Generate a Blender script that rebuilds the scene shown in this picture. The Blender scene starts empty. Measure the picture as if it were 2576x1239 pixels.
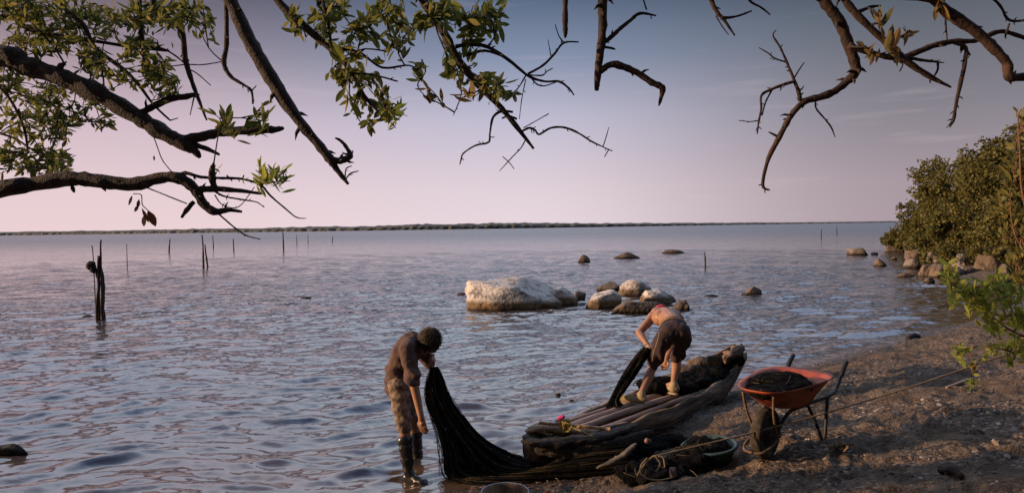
import bpy, bmesh, math, random
import numpy as np
from mathutils import Vector, Matrix, Quaternion, noise
R = math.radians
random.seed(7); rng = np.random.default_rng(11)
scn = bpy.context.scene
COL = scn.collection

# ------------------------------------------------------------------ camera
F = 1677.0; CU, CV = 1287.5, 619.5           # focal length and centre in photo units (2575 x 1239)
CAMZ = 2.3; PITCH = R(1.79); ROLL = R(0.84)
fw = Vector((0, math.cos(PITCH), -math.sin(PITCH)))
up0 = Vector((0, math.sin(PITCH), math.cos(PITCH))); rt0 = Vector((1, 0, 0))
rt = rt0*math.cos(ROLL) - up0*math.sin(ROLL)
up = up0*math.cos(ROLL) + rt0*math.sin(ROLL)
CAM = Vector((0, 0, CAMZ))
def at(u, v, Y):
    d = fw + rt*((u-CU)/F) - up*((v-CV)/F)
    return CAM + d*(Y/d.y)
def atz(u, v, z):
    d = fw + rt*((u-CU)/F) - up*((v-CV)/F)
    return CAM + d*((z-CAMZ)/d.z)
cd = bpy.data.cameras.new('camera'); cam = bpy.data.objects.new('camera', cd); COL.objects.link(cam)
cd.sensor_width = 36; cd.lens = 36*F/2575.0; cd.clip_start = 0.05; cd.clip_end = 5000
M3 = Matrix((rt, up, -fw)).transposed()
cam.matrix_world = Matrix.Translation(CAM) @ M3.to_4x4()
scn.camera = cam

# ------------------------------------------------------------------ sun and sky
SUN_AZ = Vector((-1.0, -0.04)).normalized(); SUN_EL = R(13)
sl = bpy.data.lights.new('sun', 'SUN'); sl.energy = 5.0; sl.angle = R(0.6); sl.color = (1.0, 0.66, 0.40)
so = bpy.data.objects.new('sun', sl); COL.objects.link(so)
sdir = Vector((SUN_AZ.x*math.cos(SUN_EL), SUN_AZ.y*math.cos(SUN_EL), math.sin(SUN_EL)))
so.rotation_euler = sdir.to_track_quat('Z', 'Y').to_euler(); so.location = (-20, -2, 20)
W = bpy.data.worlds.new('World'); scn.world = W; W.use_nodes = True
nt = W.node_tree; nt.nodes.clear(); N = nt.nodes.new; L = nt.links.new
out = N('ShaderNodeOutputWorld'); bg = N('ShaderNodeBackground'); L(bg.outputs[0], out.inputs[0])
sky = N('ShaderNodeTexSky'); sky.sky_type = 'NISHITA'; sky.sun_disc = False
sky.sun_elevation = SUN_EL; sky.sun_rotation = math.atan2(SUN_AZ.x, SUN_AZ.y)
sky.air_density = 1.2; sky.dust_density = 2.0
tc = N('ShaderNodeTexCoord'); sp = N('ShaderNodeSeparateXYZ'); L(tc.outputs['Generated'], sp.inputs[0])
def ramp(vals):
    r = N('ShaderNodeValToRGB'); e = r.color_ramp.elements
    while len(e) > 1: e.remove(e[0])
    e[0].position = vals[0][0]; e[0].color = (*vals[0][1], 1)
    for p, c in vals[1:]:
        q = e.new(p); q.color = (*c, 1)
    L(sp.outputs[2], r.inputs[0]); return r
def s2l(r, g, b): 
    f = lambda c: (c/255/12.92) if c/255 <= .04045 else ((c/255+.055)/1.055)**2.4
    return (f(r), f(g), f(b))
rl = ramp([(0.0, s2l(235,209,211)), (0.05, s2l(230,205,210)), (0.14, s2l(210,186,196)), (0.24, s2l(148,130,140)), (0.325, s2l(78,68,77)), (0.40, s2l(200,198,222)), (0.7, s2l(215,226,252)), (1.0, s2l(90,120,170))])
rm = ramp([(0.0, s2l(232,215,222)), (0.05, s2l(225,209,218)), (0.156, s2l(192,188,208)), (0.24, s2l(134,146,172)), (0.325, s2l(84,101,127)), (0.39, s2l(198,213,235)), (0.5, s2l(222,232,248)), (0.7, s2l(205,222,248)), (1.0, s2l(90,120,170))])
rr = ramp([(0.0, s2l(170,153,161)), (0.05, s2l(166,151,160)), (0.156, s2l(128,125,135)), (0.27, s2l(89,96,106)), (0.325, s2l(52,58,68)), (0.40, s2l(140,164,200)), (0.7, s2l(170,195,235)), (1.0, s2l(80,105,150))])
mrl = N('ShaderNodeMapRange'); mrl.inputs['From Min'].default_value = -0.62; mrl.inputs['From Max'].default_value = 0.02; mrl.interpolation_type = 'SMOOTHSTEP'; L(sp.outputs[0], mrl.inputs[0])
mrr = N('ShaderNodeMapRange'); mrr.inputs['From Min'].default_value = 0.0; mrr.inputs['From Max'].default_value = 0.55; mrr.interpolation_type = 'SMOOTHSTEP'; L(sp.outputs[0], mrr.inputs[0])
m1 = N('ShaderNodeMix'); m1.data_type = 'RGBA'; L(mrl.outputs[0], m1.inputs[0]); L(rl.outputs[0], m1.inputs[6]); L(rm.outputs[0], m1.inputs[7])
m2 = N('ShaderNodeMix'); m2.data_type = 'RGBA'; L(mrr.outputs[0], m2.inputs[0]); L(m1.outputs[2], m2.inputs[6]); L(rr.outputs[0], m2.inputs[7])
# thin faint cloud streaks low over the lake
mp = N('ShaderNodeMapping'); mp.inputs['Scale'].default_value = (5, 5, 55); L(tc.outputs['Generated'], mp.inputs[0])
nz = N('ShaderNodeTexNoise'); nz.inputs['Scale'].default_value = 1.0; nz.inputs['Detail'].default_value = 4; L(mp.outputs[0], nz.inputs[0])
mc = N('ShaderNodeMapRange'); mc.inputs['From Min'].default_value = .60; mc.inputs['From Max'].default_value = .85; mc.inputs['To Max'].default_value = .22; L(nz.outputs[0], mc.inputs[0])
m3 = N('ShaderNodeMix'); m3.data_type = 'RGBA'; L(mc.outputs[0], m3.inputs[0]); L(m2.outputs[2], m3.inputs[6]); m3.inputs[7].default_value = (*s2l(232,205,210), 1)
ms = N('ShaderNodeVectorMath'); ms.operation = 'SCALE'; ms.inputs['Scale'].default_value = 0.05; L(sky.outputs[0], ms.inputs[0])
m4 = N('ShaderNodeMix'); m4.data_type = 'RGBA'; m4.inputs[0].default_value = 0.96; L(ms.outputs[0], m4.inputs[6]); L(m3.outputs[2], m4.inputs[7])
mry = N('ShaderNodeMapRange'); mry.inputs['From Min'].default_value = -.35; mry.inputs['From Max'].default_value = .45; mry.inputs['To Min'].default_value = .16; L(sp.outputs[1], mry.inputs[0])
m5 = N('ShaderNodeVectorMath'); m5.operation = 'SCALE'; mrz = N('ShaderNodeMapRange'); mrz.inputs['From Min'].default_value = .335; mrz.inputs['From Max'].default_value = .43; mrz.inputs['To Min'].default_value = .83; mrz.inputs['To Max'].default_value = 1.5; L(sp.outputs[2], mrz.inputs[0])
mzz = N('ShaderNodeMath'); mzz.operation = 'MULTIPLY'; L(mry.outputs[0], mzz.inputs[0]); L(mrz.outputs[0], mzz.inputs[1])
L(m4.outputs[2], m5.inputs[0]); L(mzz.outputs[0], m5.inputs['Scale']); L(m5.outputs[0], bg.inputs[0]); bg.inputs[1].default_value = 1.0
scn.view_settings.view_transform = 'Standard'; scn.view_settings.look = 'None'
scn.view_settings.exposure = 0.32; scn.view_settings.gamma = 1

# ------------------------------------------------------------------ materials
MATS = {}
def mat(name, stops, scale=6, rough=.8, bump=.3, bscale=None, dist=.01, detail=6, stretch=(1,1,1), coord='Object', spec=.3, grain=None):
    """procedural noise material: stops is a list of (pos, rgb)"""
    if name in MATS: return MATS[name]
    m = bpy.data.materials.new(name); m.use_nodes = True; t = m.node_tree; n = t.nodes; l = t.links
    b = n['Principled BSDF']; b.inputs['Roughness'].default_value = rough; b.inputs['Specular IOR Level'].default_value = spec
    tcn = n.new('ShaderNodeTexCoord'); mpn = n.new('ShaderNodeMapping'); mpn.inputs['Scale'].default_value = stretch
    if grain is not None: mpn.vector_type = 'TEXTURE'; mpn.inputs['Rotation'].default_value = (0, 0, grain); mpn.inputs['Scale'].default_value = (6, .8, .8)
    l.new(tcn.outputs[coord], mpn.inputs[0])
    no = n.new('ShaderNodeTexNoise'); no.inputs['Scale'].default_value = scale; no.inputs['Detail'].default_value = detail; no.inputs['Roughness'].default_value = .62
    l.new(mpn.outputs[0], no.inputs[0])
    cr = n.new('ShaderNodeValToRGB'); e = cr.color_ramp.elements
    while len(e) > 1: e.remove(e[0])
    e[0].position = stops[0][0]; e[0].color = (*stops[0][1], 1)
    for p, c in stops[1:]:
        q = e.new(p); q.color = (*c, 1)
    l.new(no.outputs[0], cr.inputs[0]); l.new(cr.outputs[0], b.inputs['Base Color'])
    if bump:
        nb = n.new('ShaderNodeTexNoise'); nb.inputs['Scale'].default_value = bscale or scale*4; nb.inputs['Detail'].default_value = 5
        l.new(mpn.outputs[0], nb.inputs[0])
        bp = n.new('ShaderNodeBump'); bp.inputs['Strength'].default_value = bump; bp.inputs['Distance'].default_value = dist
        l.new(nb.outputs[0], bp.inputs['Height']); l.new(bp.outputs[0], b.inputs['Normal'])
    MATS[name] = m; return m
def leafmat(name, cols, trans=.35, rough=.62):
    m = bpy.data.materials.new(name); m.use_nodes = True; t = m.node_tree; n = t.nodes; l = t.links
    b = n['Principled BSDF']; b.inputs['Roughness'].default_value = rough; b.inputs['Specular IOR Level'].default_value = .2
    g = n.new('ShaderNodeNewGeometry'); cr = n.new('ShaderNodeValToRGB'); e = cr.color_ramp.elements
    while len(e) > 1: e.remove(e[0])
    e[0].position = 0; e[0].color = (*cols[0], 1)
    for i, c in enumerate(cols[1:]):
        q = e.new((i+1)/(len(cols)-1)); q.color = (*c, 1)
    l.new(g.outputs['Random Per Island'], cr.inputs[0]); l.new(cr.outputs[0], b.inputs['Base Color'])
    tr = n.new('ShaderNodeBsdfTranslucent'); hs = n.new('ShaderNodeHueSaturation'); hs.inputs['Value'].default_value = 1.6; hs.inputs['Hue'].default_value = .485
    l.new(cr.outputs[0], hs.inputs['Color']); l.new(hs.outputs[0], tr.inputs[0])
    mx = n.new('ShaderNodeMixShader'); mx.inputs[0].default_value = trans
    l.new(b.outputs[0], mx.inputs[1]); l.new(tr.outputs[0], mx.inputs[2]); l.new(mx.outputs[0], n['Material Output'].inputs[0])
    return m
BARK = mat('bark', [(.3,(.012,.009,.008)), (.5,(.032,.022,.017)), (.7,(.085,.058,.040))], scale=22, bump=1, bscale=75, dist=.012, detail=9)
BARKR = mat('bark_ruddy', [(.3,(.012,.008,.006)), (.5,(.034,.019,.013)), (.72,(.075,.042,.027))], scale=14, bump=.9, bscale=60, dist=.006)
LEAF = leafmat('leaf', [(.045,.062,.014),(.085,.10,.020),(.14,.145,.028),(.055,.075,.018),(.21,.18,.04)], trans=.42)
LEAFB = leafmat('leaf_bright', [(.18,.22,.035),(.28,.30,.05),(.10,.14,.026),(.34,.33,.07)], trans=.42)
LEAFO = leafmat('leaf_ochre', [(.16,.10,.03),(.10,.085,.025),(.22,.13,.04),(.05,.055,.018)], trans=.35)
LEAFT = leafmat('leaf_headland', [(.055,.060,.015),(.10,.095,.022),(.15,.13,.03),(.035,.042,.012),(.19,.15,.04)], trans=.25, rough=.6)
LEAFR = leafmat('leaf_dead', [(.10,.035,.018),(.16,.055,.022)], trans=.2)

# ------------------------------------------------------------------ object helpers
def link(name, me, m=None, parent=None, smooth=True):
    o = bpy.data.objects.new(name, me); COL.objects.link(o)
    if m is not None:
        for x in (m if isinstance(m, (list, tuple)) else [m]): me.materials.append(x)
    if smooth: me.polygons.foreach_set('use_smooth', [True]*len(me.polygons))
    if parent: o.parent = parent; o.matrix_parent_inverse = parent.matrix_world.inverted()
    return o
def tag(o, label, cat, group=None, kind=None):
    if label: o['label'] = label
    if cat: o['category'] = cat
    if group: o['group'] = group
    if kind: o['kind'] = kind
    return o
def thing(name, loc, label, cat, group=None):
    o = bpy.data.objects.new(name, None); COL.objects.link(o); o.location = loc; o.matrix_world = Matrix.Translation(Vector(loc))
    o.empty_display_size = .2
    return tag(o, label, cat, group)
class MB:
    def __init__(s): s.v = []; s.f = []; s.mi = []
    def add(s, vs, fs, mi=0):
        k = len(s.v); s.v += [tuple(p) for p in vs]; s.f += [tuple(i+k for i in f) for f in fs]; s.mi += [mi]*len(fs)
    def tube(s, pts, rad, seg=8, mi=0, cap=True, sub=4, jit=0., knob=0.):
        pts = [Vector(p) for p in pts]
        if not isinstance(rad, (list, tuple)): rad = [rad]*len(pts)
        if sub > 1 and len(pts) > 1: pts, rad = catmull(pts, rad, sub)
        n = len(pts); rings = []
        t = (pts[1]-pts[0]).normalized(); a = t.orthogonal().normalized()
        vs = []
        for i in range(n):
            t2 = (pts[min(i+1, n-1)]-pts[max(i-1, 0)])
            t2 = t2.normalized() if t2.length > 1e-9 else t
            q = t.rotation_difference(t2); a = (q @ a).normalized(); t = t2
            b = t.cross(a).normalized(); a = b.cross(t).normalized()
            r = rad[i]*(1+random.uniform(-knob, knob))
            for k in range(seg):
                an = 2*math.pi*k/seg
                rr_ = r*(1+random.uniform(-jit, jit))
                vs.append(pts[i]+(a*math.cos(an)+b*math.sin(an))*rr_)
        fs = [(i*seg+k, i*seg+(k+1) % seg, (i+1)*seg+(k+1) % seg, (i+1)*seg+k) for i in range(n-1) for k in range(seg)]
        if cap: fs += [tuple(range(seg))[::-1], tuple((n-1)*seg+k for k in range(seg))]
        s.add(vs, fs, mi)
    def box(s, c, sx, sy, sz, rot=None, mi=0):
        vs = []
        for x in (-1, 1):
            for y in (-1, 1):
                for z in (-1, 1):
                    p = Vector((x*sx/2, y*sy/2, z*sz/2)); p = rot @ p if rot else p; vs.append(Vector(c)+p)
        s.add(vs, [(0,1,3,2),(4,6,7,5),(0,4,5,1),(2,3,7,6),(0,2,6,4),(1,5,7,3)], mi)
    def build(s, name, m, parent=None, smooth=True):
        me = bpy.data.meshes.new(name); me.from_pydata(s.v, [], s.f)
        o = link(name, me, m, parent, smooth)
        if any(s.mi): me.polygons.foreach_set('material_index', s.mi)
        me.update(); return o
def catmull(P, Rd, sub):
    op, orr = [], []
    n = len(P)
    for i in range(n-1):
        p0, p1, p2, p3 = P[max(i-1,0)], P[i], P[i+1], P[min(i+2,n-1)]
        for k in range(sub):
            t = k/sub
            op.append(0.5*((2*p1)+(p2-p0)*t+(2*p0-5*p1+4*p2-p3)*t*t+(3*p1-p0-3*p2+p3)*t**3))
            orr.append(Rd[i]*(1-t)+Rd[i+1]*t)
    op.append(P[-1]); orr.append(Rd[-1]); return op, orr
def ico(sub):
    bm = bmesh.new(); bmesh.ops.create_icosphere(bm, subdivisions=sub, radius=1)
    v = [x.co.copy() for x in bm.verts]; f = [tuple(y.index for y in x.verts) for x in bm.faces]; bm.free(); return v, f
ICO = {k: ico(k) for k in (1, 2, 3, 4, 5)}
def spow(x, p): return math.copysign(abs(x)**p, x)

# ------------------------------------------------------------------ shoreline and heights
SH = [(-400,-40),(-60,-8),(-20,0.5),(-8,3.6),(-4,4.7),(-2,5.15),(-0.75,5.55),(0.1,5.95),(0.85,6.45),(1.3,7.25),(2.0,8.25),(2.9,9.2),(3.6,9.8),(5.5,11.2),(8.1,13.3),(11.0,15.6),(13.6,18.2),(15.2,21.0),(16.0,24.0),(18.0,27.5),(21.5,33),(27,42),(36,55),(52,64),(200,82),(900,120)]
POLY = SH + [(900,-900),(-400,-900)]
def sdist(X, Y):
    X = np.asarray(X, float); Y = np.asarray(Y, float); best = np.full(X.shape, 1e9)
    for (ax, ay), (bx, by) in zip(SH[:-1], SH[1:]):
        dx, dy = bx-ax, by-ay; t = np.clip(((X-ax)*dx+(Y-ay)*dy)/(dx*dx+dy*dy), 0, 1)
        best = np.minimum(best, np.hypot(X-ax-t*dx, Y-ay-t*dy))
    ins = np.zeros(X.shape, bool); n = len(POLY)
    for i in range(n):
        x1, y1 = POLY[i]; x2, y2 = POLY[(i+1) % n]
        if y1 == y2: continue
        c = ((y1 > Y) != (y2 > Y)) & (X < (x2-x1)*(Y-y1)/(y2-y1)+x1); ins ^= c
    return np.where(ins, best, -best)
def fbm(X, Y, wl, octs, seed, rough=.55):
    r = np.random.default_rng(seed); H = np.zeros(np.shape(X)); amp = 1.
    for o in range(octs):
        for k in range(6):
            a = r.uniform(0, 2*math.pi); w = wl*r.uniform(.7, 1.4); ph = r.uniform(0, 6.28, 2)
            kx, ky = math.cos(a)*6.283/w, math.sin(a)*6.283/w
            H += amp*np.sin(kx*X+ky*Y+ph[0]+1.3*np.sin((ky*X-kx*Y)*.63+ph[1]))/3.5
        amp *= rough; wl *= .5
    return H
_fr = np.random.default_rng(77); FP = []
for _k in range(150):
    _x = _fr.uniform(.8, 8); _y = _fr.uniform(4, 4+_x*1.2); FP.append((_x, _y, _fr.uniform(-.9, 1.4), _fr.uniform(.012, .028)))
def gheight(X, Y):
    s = sdist(X+.12*np.sin(Y*1.7+X), Y+.1*np.sin(X*2.1))
    z = np.where(s > 0, .62*(1-np.exp(-np.maximum(s,0)/2.3))+.012*np.minimum(np.maximum(s,0), 60), np.maximum(s*.16, -1.8))
    D = np.hypot(X, Y); k = np.clip(s/.5, 0, 1)*np.clip(40/np.maximum(D, 1), 0, 1)
    z = z + k*(.035*fbm(X, Y, 1.9, 2, 3)+np.where(D < 22, .016*fbm(X, Y, .33, 3, 5), 0))
    for fx, fy, fa, fd in FP:
        ca, sa = math.cos(fa), math.sin(fa); a_ = ((X-fx)*ca+(Y-fy)*sa)/.12; b_ = (-(X-fx)*sa+(Y-fy)*ca)/.05; r2 = a_*a_+b_*b_
        z = z + k*(-fd*np.exp(-r2*r2*.6)+fd*.45*np.exp(-(np.sqrt(r2)-1.5)**2*6))
    # old wave-cast ridge of shells
    z = z + .03*np.exp(-((s-1.5-.25*np.sin(X*.9))/.22)**2)*np.clip(1-D/40, 0, 1)
    return z
def gz(x, y): return float(gheight(np.array([x]), np.array([y]))[0])
def polar(name, rad, ang, zf, m):
    A, B = np.meshgrid(ang, rad); X = np.sin(A)*B; Y = np.cos(A)*B
    Z, pin = zf(X, Y)
    nr, na = X.shape; co = np.stack([X, Y, Z], -1).reshape(-1, 3).astype(np.float32)
    idx = np.arange(nr*na).reshape(nr, na)
    q = np.stack([idx[:-1,:-1], idx[:-1,1:], idx[1:,1:], idx[1:,:-1]], -1).reshape(-1, 4)[:, ::-1]
    me = bpy.data.meshes.new(name); me.vertices.add(len(co)); me.vertices.foreach_set('co', co.ravel())
    me.loops.add(q.size); me.loops.foreach_set('vertex_index', q.ravel().astype(np.int32))
    me.polygons.add(len(q)); me.polygons.foreach_set('loop_start', np.arange(0, q.size, 4, dtype=np.int32)); me.polygons.foreach_set('loop_total', np.full(len(q), 4, np.int32))
    if pin is not None:
        at_ = me.attributes.new('shore', 'FLOAT', 'POINT'); at_.data.foreach_set('value', pin.ravel().astype(np.float32))
    me.update(calc_edges=True); me.validate()
    return tag(link(name, me, m), None, None, kind='structure')

# ground material --------------------------------------------------
def ground_mat():
    m = bpy.data.materials.new('beach_sand_and_shell'); m.use_nodes = True; t = m.node_tree; n = t.nodes; l = t.links
    b = n['Principled BSDF']
    g = n.new('ShaderNodeNewGeometry')
    def nse(sc, d=5, rgh=.6):
        x = n.new('ShaderNodeTexNoise'); x.inputs['Scale'].default_value = sc; x.inputs['Detail'].default_value = d; x.inputs['Roughness'].default_value = rgh; l.new(g.outputs['Position'], x.inputs[0]); return x
    def rmp(src, st):
        cr = n.new('ShaderNodeValToRGB'); e = cr.color_ramp.elements
        while len(e) > 1: e.remove(e[0])
        e[0].position = st[0][0]; e[0].color = (*st[0][1], 1)
        for p, c in st[1:]: q = e.new(p); q.color = (*c, 1)
        l.new(src, cr.inputs[0]); return cr.outputs[0]
    def mix(f, a, c):
        x = n.new('ShaderNodeMix'); x.data_type = 'RGBA'
        l.new(f, x.inputs[0]) if hasattr(f, 'links') else setattr(x.inputs[0], 'default_value', f)
        l.new(a, x.inputs[6]); l.new(c, x.inputs[7]); return x.outputs[2]
    sand = rmp(nse(3.2, 7).outputs[0], [(.3,(.046,.030,.018)), (.5,(.092,.062,.038)), (.68,(.16,.11,.068))])
    vo = n.new('ShaderNodeTexVoronoi'); vo.inputs['Scale'].default_value = 34; l.new(g.outputs['Position'], vo.inputs[0])
    vo2 = n.new('ShaderNodeTexVoronoi'); vo2.inputs['Scale'].default_value = 75; l.new(g.outputs['Position'], vo2.inputs[0])
    sx = n.new('ShaderNodeSeparateColor'); l.new(vo.outputs['Color'], sx.inputs[0])
    peb = rmp(sx.outputs[0], [(0,(.022,.015,.010)), (.35,(.075,.052,.037)), (.7,(.155,.11,.08)), (.93,(.25,.19,.145)), (1,(.44,.36,.29))])
    patch = rmp(nse(.9, 4).outputs[0], [(.42,(0,0,0)), (.56,(1,1,1))])
    fine = rmp(nse(9, 3).outputs[0], [(.4,(.25,.25,.25)), (.6,(1,1,1))])
    mm = n.new('ShaderNodeMath'); mm.operation = 'MULTIPLY'; l.new(patch, mm.inputs[0]); l.new(fine, mm.inputs[1])
    c = mix(mm.outputs[0], sand, peb)
    # wet margin
    at_ = n.new('ShaderNodeAttribute'); at_.attribute_name = 'shore'
    wet = n.new('ShaderNodeMapRange'); wet.inputs['From Min'].default_value = .15; wet.inputs['From Max'].default_value = .85; wet.inputs['To Min'].default_value = 1; wet.inputs['To Max'].default_value = 0; l.new(at_.outputs['Fac'], wet.inputs[0])
    dk = n.new('ShaderNodeMix'); dk.data_type = 'RGBA'; dk.blend_type = 'MULTIPLY'; l.new(wet.outputs[0], dk.inputs[0]); l.new(c, dk.inputs[6]); dk.inputs[7].default_value = (.42,.38,.36,1)
    l.new(dk.outputs[2], b.inputs['Base Color'])
    ro = n.new('ShaderNodeMapRange'); ro.inputs['To Min'].default_value = .92; ro.inputs['To Max'].default_value = .35; l.new(wet.outputs[0], ro.inputs[0]); l.new(ro.outputs[0], b.inputs['Roughness'])
    b.inputs['Specular IOR Level'].default_value = .25
    hb = n.new('ShaderNodeMath'); hb.operation = 'MULTIPLY_ADD'; l.new(vo.outputs['Distance'], hb.inputs[0]); hb.inputs[1].default_value = -.8
    nb = nse(22, 6, .7); l.new(nb.outputs[0], hb.inputs[2])
    hb2 = n.new('ShaderNodeMath'); hb2.operation = 'MULTIPLY_ADD'; l.new(vo2.outputs['Distance'], hb2.inputs[0]); hb2.inputs[1].default_value = -.4; l.new(hb.outputs[0], hb2.inputs[2])
    bp = n.new('ShaderNodeBump'); bp.inputs['Strength'].default_value = .9; bp.inputs['Distance'].default_value = .022; l.new(hb2.outputs[0], bp.inputs['Height']); l.new(bp.outputs[0], b.inputs['Normal'])
    return m
angd = np.concatenate([np.linspace(R(-180), R(-62), 40)[:-1], np.linspace(R(-62), R(-4), 170)[:-1], np.linspace(R(-4), R(50), 560)[:-1], np.linspace(R(50), R(180), 44)])
radg = np.concatenate([np.linspace(.4, 3, 14)[:-1], np.geomspace(3, 30, 420)[:-1], np.geomspace(30, 900, 60)])
def gfun(X, Y):
    return gheight(X, Y), sdist(X, Y)
ground = polar('ground', radg, angd, gfun, ground_mat())

# water ------------------------------------------------------------
def water_mat():
    m = bpy.data.materials.new('lake_water'); m.use_nodes = True; t = m.node_tree; n = t.nodes; l = t.links
    b = n['Principled BSDF']; b.inputs['Roughness'].default_value = .13; b.inputs['IOR'].default_value = 1.9
    b.inputs['Specular IOR Level'].default_value = .55
    g = n.new('ShaderNodeNewGeometry'); mp_ = n.new('ShaderNodeMapping'); l.new(g.outputs['Position'], mp_.inputs[0])
    mp_.inputs['Rotation'].default_value = (0, 0, R(-14)); mp_.inputs['Scale'].default_value = (.42, 1.2, 1)
    def slope(sc, d, kx, ky):
        q = n.new('ShaderNodeTexNoise'); q.inputs['Scale'].default_value = sc; q.inputs['Detail'].default_value = d; l.new(mp_.outputs[0], q.inputs[0])
        v = n.new('ShaderNodeVectorMath'); v.operation = 'SUBTRACT'; l.new(q.outputs['Color'], v.inputs[0]); v.inputs[1].default_value = (.5,.5,.5)
        w_ = n.new('ShaderNodeVectorMath'); w_.operation = 'MULTIPLY'; l.new(v.outputs[0], w_.inputs[0]); w_.inputs[1].default_value = (kx, ky, 0); return w_.outputs[0]
    va = n.new('ShaderNodeVectorMath'); va.operation = 'ADD'; l.new(slope(17, 4, .40, .95), va.inputs[0]); l.new(slope(3.2, 3, .22, .50), va.inputs[1])
    mg = n.new('ShaderNodeMapping'); mg.inputs['Scale'].default_value = (.10, .32, 1); mg.inputs['Rotation'].default_value = (0, 0, R(-8)); l.new(g.outputs['Position'], mg.inputs[0])
    ng = n.new('ShaderNodeTexNoise'); ng.inputs['Scale'].default_value = 1.0; ng.inputs['Detail'].default_value = 3; l.new(mg.outputs[0], ng.inputs[0])
    mg2 = n.new('ShaderNodeMapRange'); mg2.inputs['From Min'].default_value = .38; mg2.inputs['From Max'].default_value = .62; mg2.inputs['To Min'].default_value = .6; mg2.inputs['To Max'].default_value = 1.2; l.new(ng.outputs[0], mg2.inputs[0])
    sy = n.new('ShaderNodeSeparateXYZ'); l.new(g.outputs['Position'], sy.inputs[0])
    mrn = n.new('ShaderNodeMapRange'); mrn.inputs['From Min'].default_value = 7; mrn.inputs['From Max'].default_value = 26; mrn.inputs['To Min'].default_value = .5; mrn.inputs['To Max'].default_value = 1; l.new(sy.outputs[1], mrn.inputs[0])
    mu_ = n.new('ShaderNodeMath'); mu_.operation = 'MULTIPLY'; l.new(mg2.outputs[0], mu_.inputs[0]); l.new(mrn.outputs[0], mu_.inputs[1])
    vs_ = n.new('ShaderNodeVectorMath'); vs_.operation = 'SCALE'; l.new(va.outputs[0], vs_.inputs[0]); l.new(mu_.outputs[0], vs_.inputs['Scale'])
    mro = n.new('ShaderNodeMapRange'); mro.inputs['From Min'].default_value = 45; mro.inputs['From Max'].default_value = 160; mro.inputs['To Min'].default_value = .09; mro.inputs['To Max'].default_value = .36; l.new(sy.outputs[1], mro.inputs[0]); l.new(mro.outputs[0], b.inputs['Roughness'])
    vb = n.new('ShaderNodeVectorMath'); vb.operation = 'ADD'; l.new(vs_.outputs[0], vb.inputs[0]); l.new(g.outputs['Normal'], vb.inputs[1])
    vn = n.new('ShaderNodeVectorMath'); vn.operation = 'NORMALIZE'; l.new(vb.outputs[0], vn.inputs[0]); l.new(vn.outputs[0], b.inputs['Normal'])
    n3 = n.new('ShaderNodeTexNoise'); n3.inputs['Scale'].default_value = .45; n3.inputs['Detail'].default_value = 5; l.new(mp_.outputs[0], n3.inputs[0])
    cr = n.new('ShaderNodeValToRGB'); cr.color_ramp.elements[0].position = .35; cr.color_ramp.elements[0].color = (.052,.042,.042,1); cr.color_ramp.elements[1].position = .7; cr.color_ramp.elements[1].color = (.088,.070,.066,1)
    l.new(n3.outputs[0], cr.inputs[0])
    at_ = n.new('ShaderNodeAttribute'); at_.attribute_name = 'shore'
    mr = n.new('ShaderNodeMapRange'); mr.inputs['From Min'].default_value = -4; mr.inputs['From Max'].default_value = -.3; l.new(at_.outputs['Fac'], mr.inputs[0])
    mx = n.new('ShaderNodeMix'); mx.data_type = 'RGBA'; l.new(mr.outputs[0], mx.inputs[0]); l.new(cr.outputs[0], mx.inputs[6]); mx.inputs[7].default_value = (.095,.058,.034,1)
    l.new(mx.outputs[2], b.inputs['Base Color'])
    return m
radw = np.concatenate([np.geomspace(2.5, 60, 640)[:-1], np.geomspace(60, 1500, 60)])
angw = np.concatenate([np.linspace(R(-150), R(-50), 30)[:-1], np.linspace(R(-50), R(48), 620)[:-1], np.linspace(R(48), R(85), 12)])
def wfun(X, Y):
    D = np.hypot(X, Y); s = sdist(X, Y)
    r = np.random.default_rng(21); H = np.zeros(X.shape)
    # wind ripples: crests run roughly left to right with a slant
    wx = X+.25*np.sin(.9*Y+.4*X)+.12*np.sin(2.3*Y-1.1*X); wy = Y+.22*np.sin(.8*X+.3*Y)+.10*np.sin(2.1*X+.9*Y)
    for i in range(34):
        wl = .11*(1.062**i) if i < 26 else r.uniform(.5, 1.2)
        a = R(90+14)+r.normal(0, .33); amp = .0108*(wl**.66)*(1 if i < 26 else .9)*(1.5 if .28 < wl < .62 else 1)*r.uniform(.6, 1.3)
        fade = np.clip(wl*75/D-.45, 0, 1)
        ph = r.uniform(0, 6.28); kx, ky = math.cos(a)*6.283/wl, math.sin(a)*6.283/wl
        mod = .55+.45*np.sin(X*r.uniform(.3, 1.4)+Y*r.uniform(.3, 1.4)+r.uniform(0, 6))
        q = np.sin(kx*wx+ky*wy+ph); H += fade*amp*mod*(q+.35*q*q)
    d = -s
    calm = np.clip(d/.5, .15, 1)
    H = H*calm
    for d0, a0 in ((.55, .035), (1.15, .03), (1.9, .022), (2.8, .015)):
        w = d0+.13*np.sin(X*1.3+Y*.8+d0*3)+.05*np.sin(X*3.1)
        H += a0*np.exp(-((d-w)/.10)**2)*(.55+.45*np.sin(X*.7+Y*.4+d0*5))*(X > 1.5)
    Zz = H - .0
    return Zz, s
water = polar('water', radw, angw, wfun, water_mat())

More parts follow.
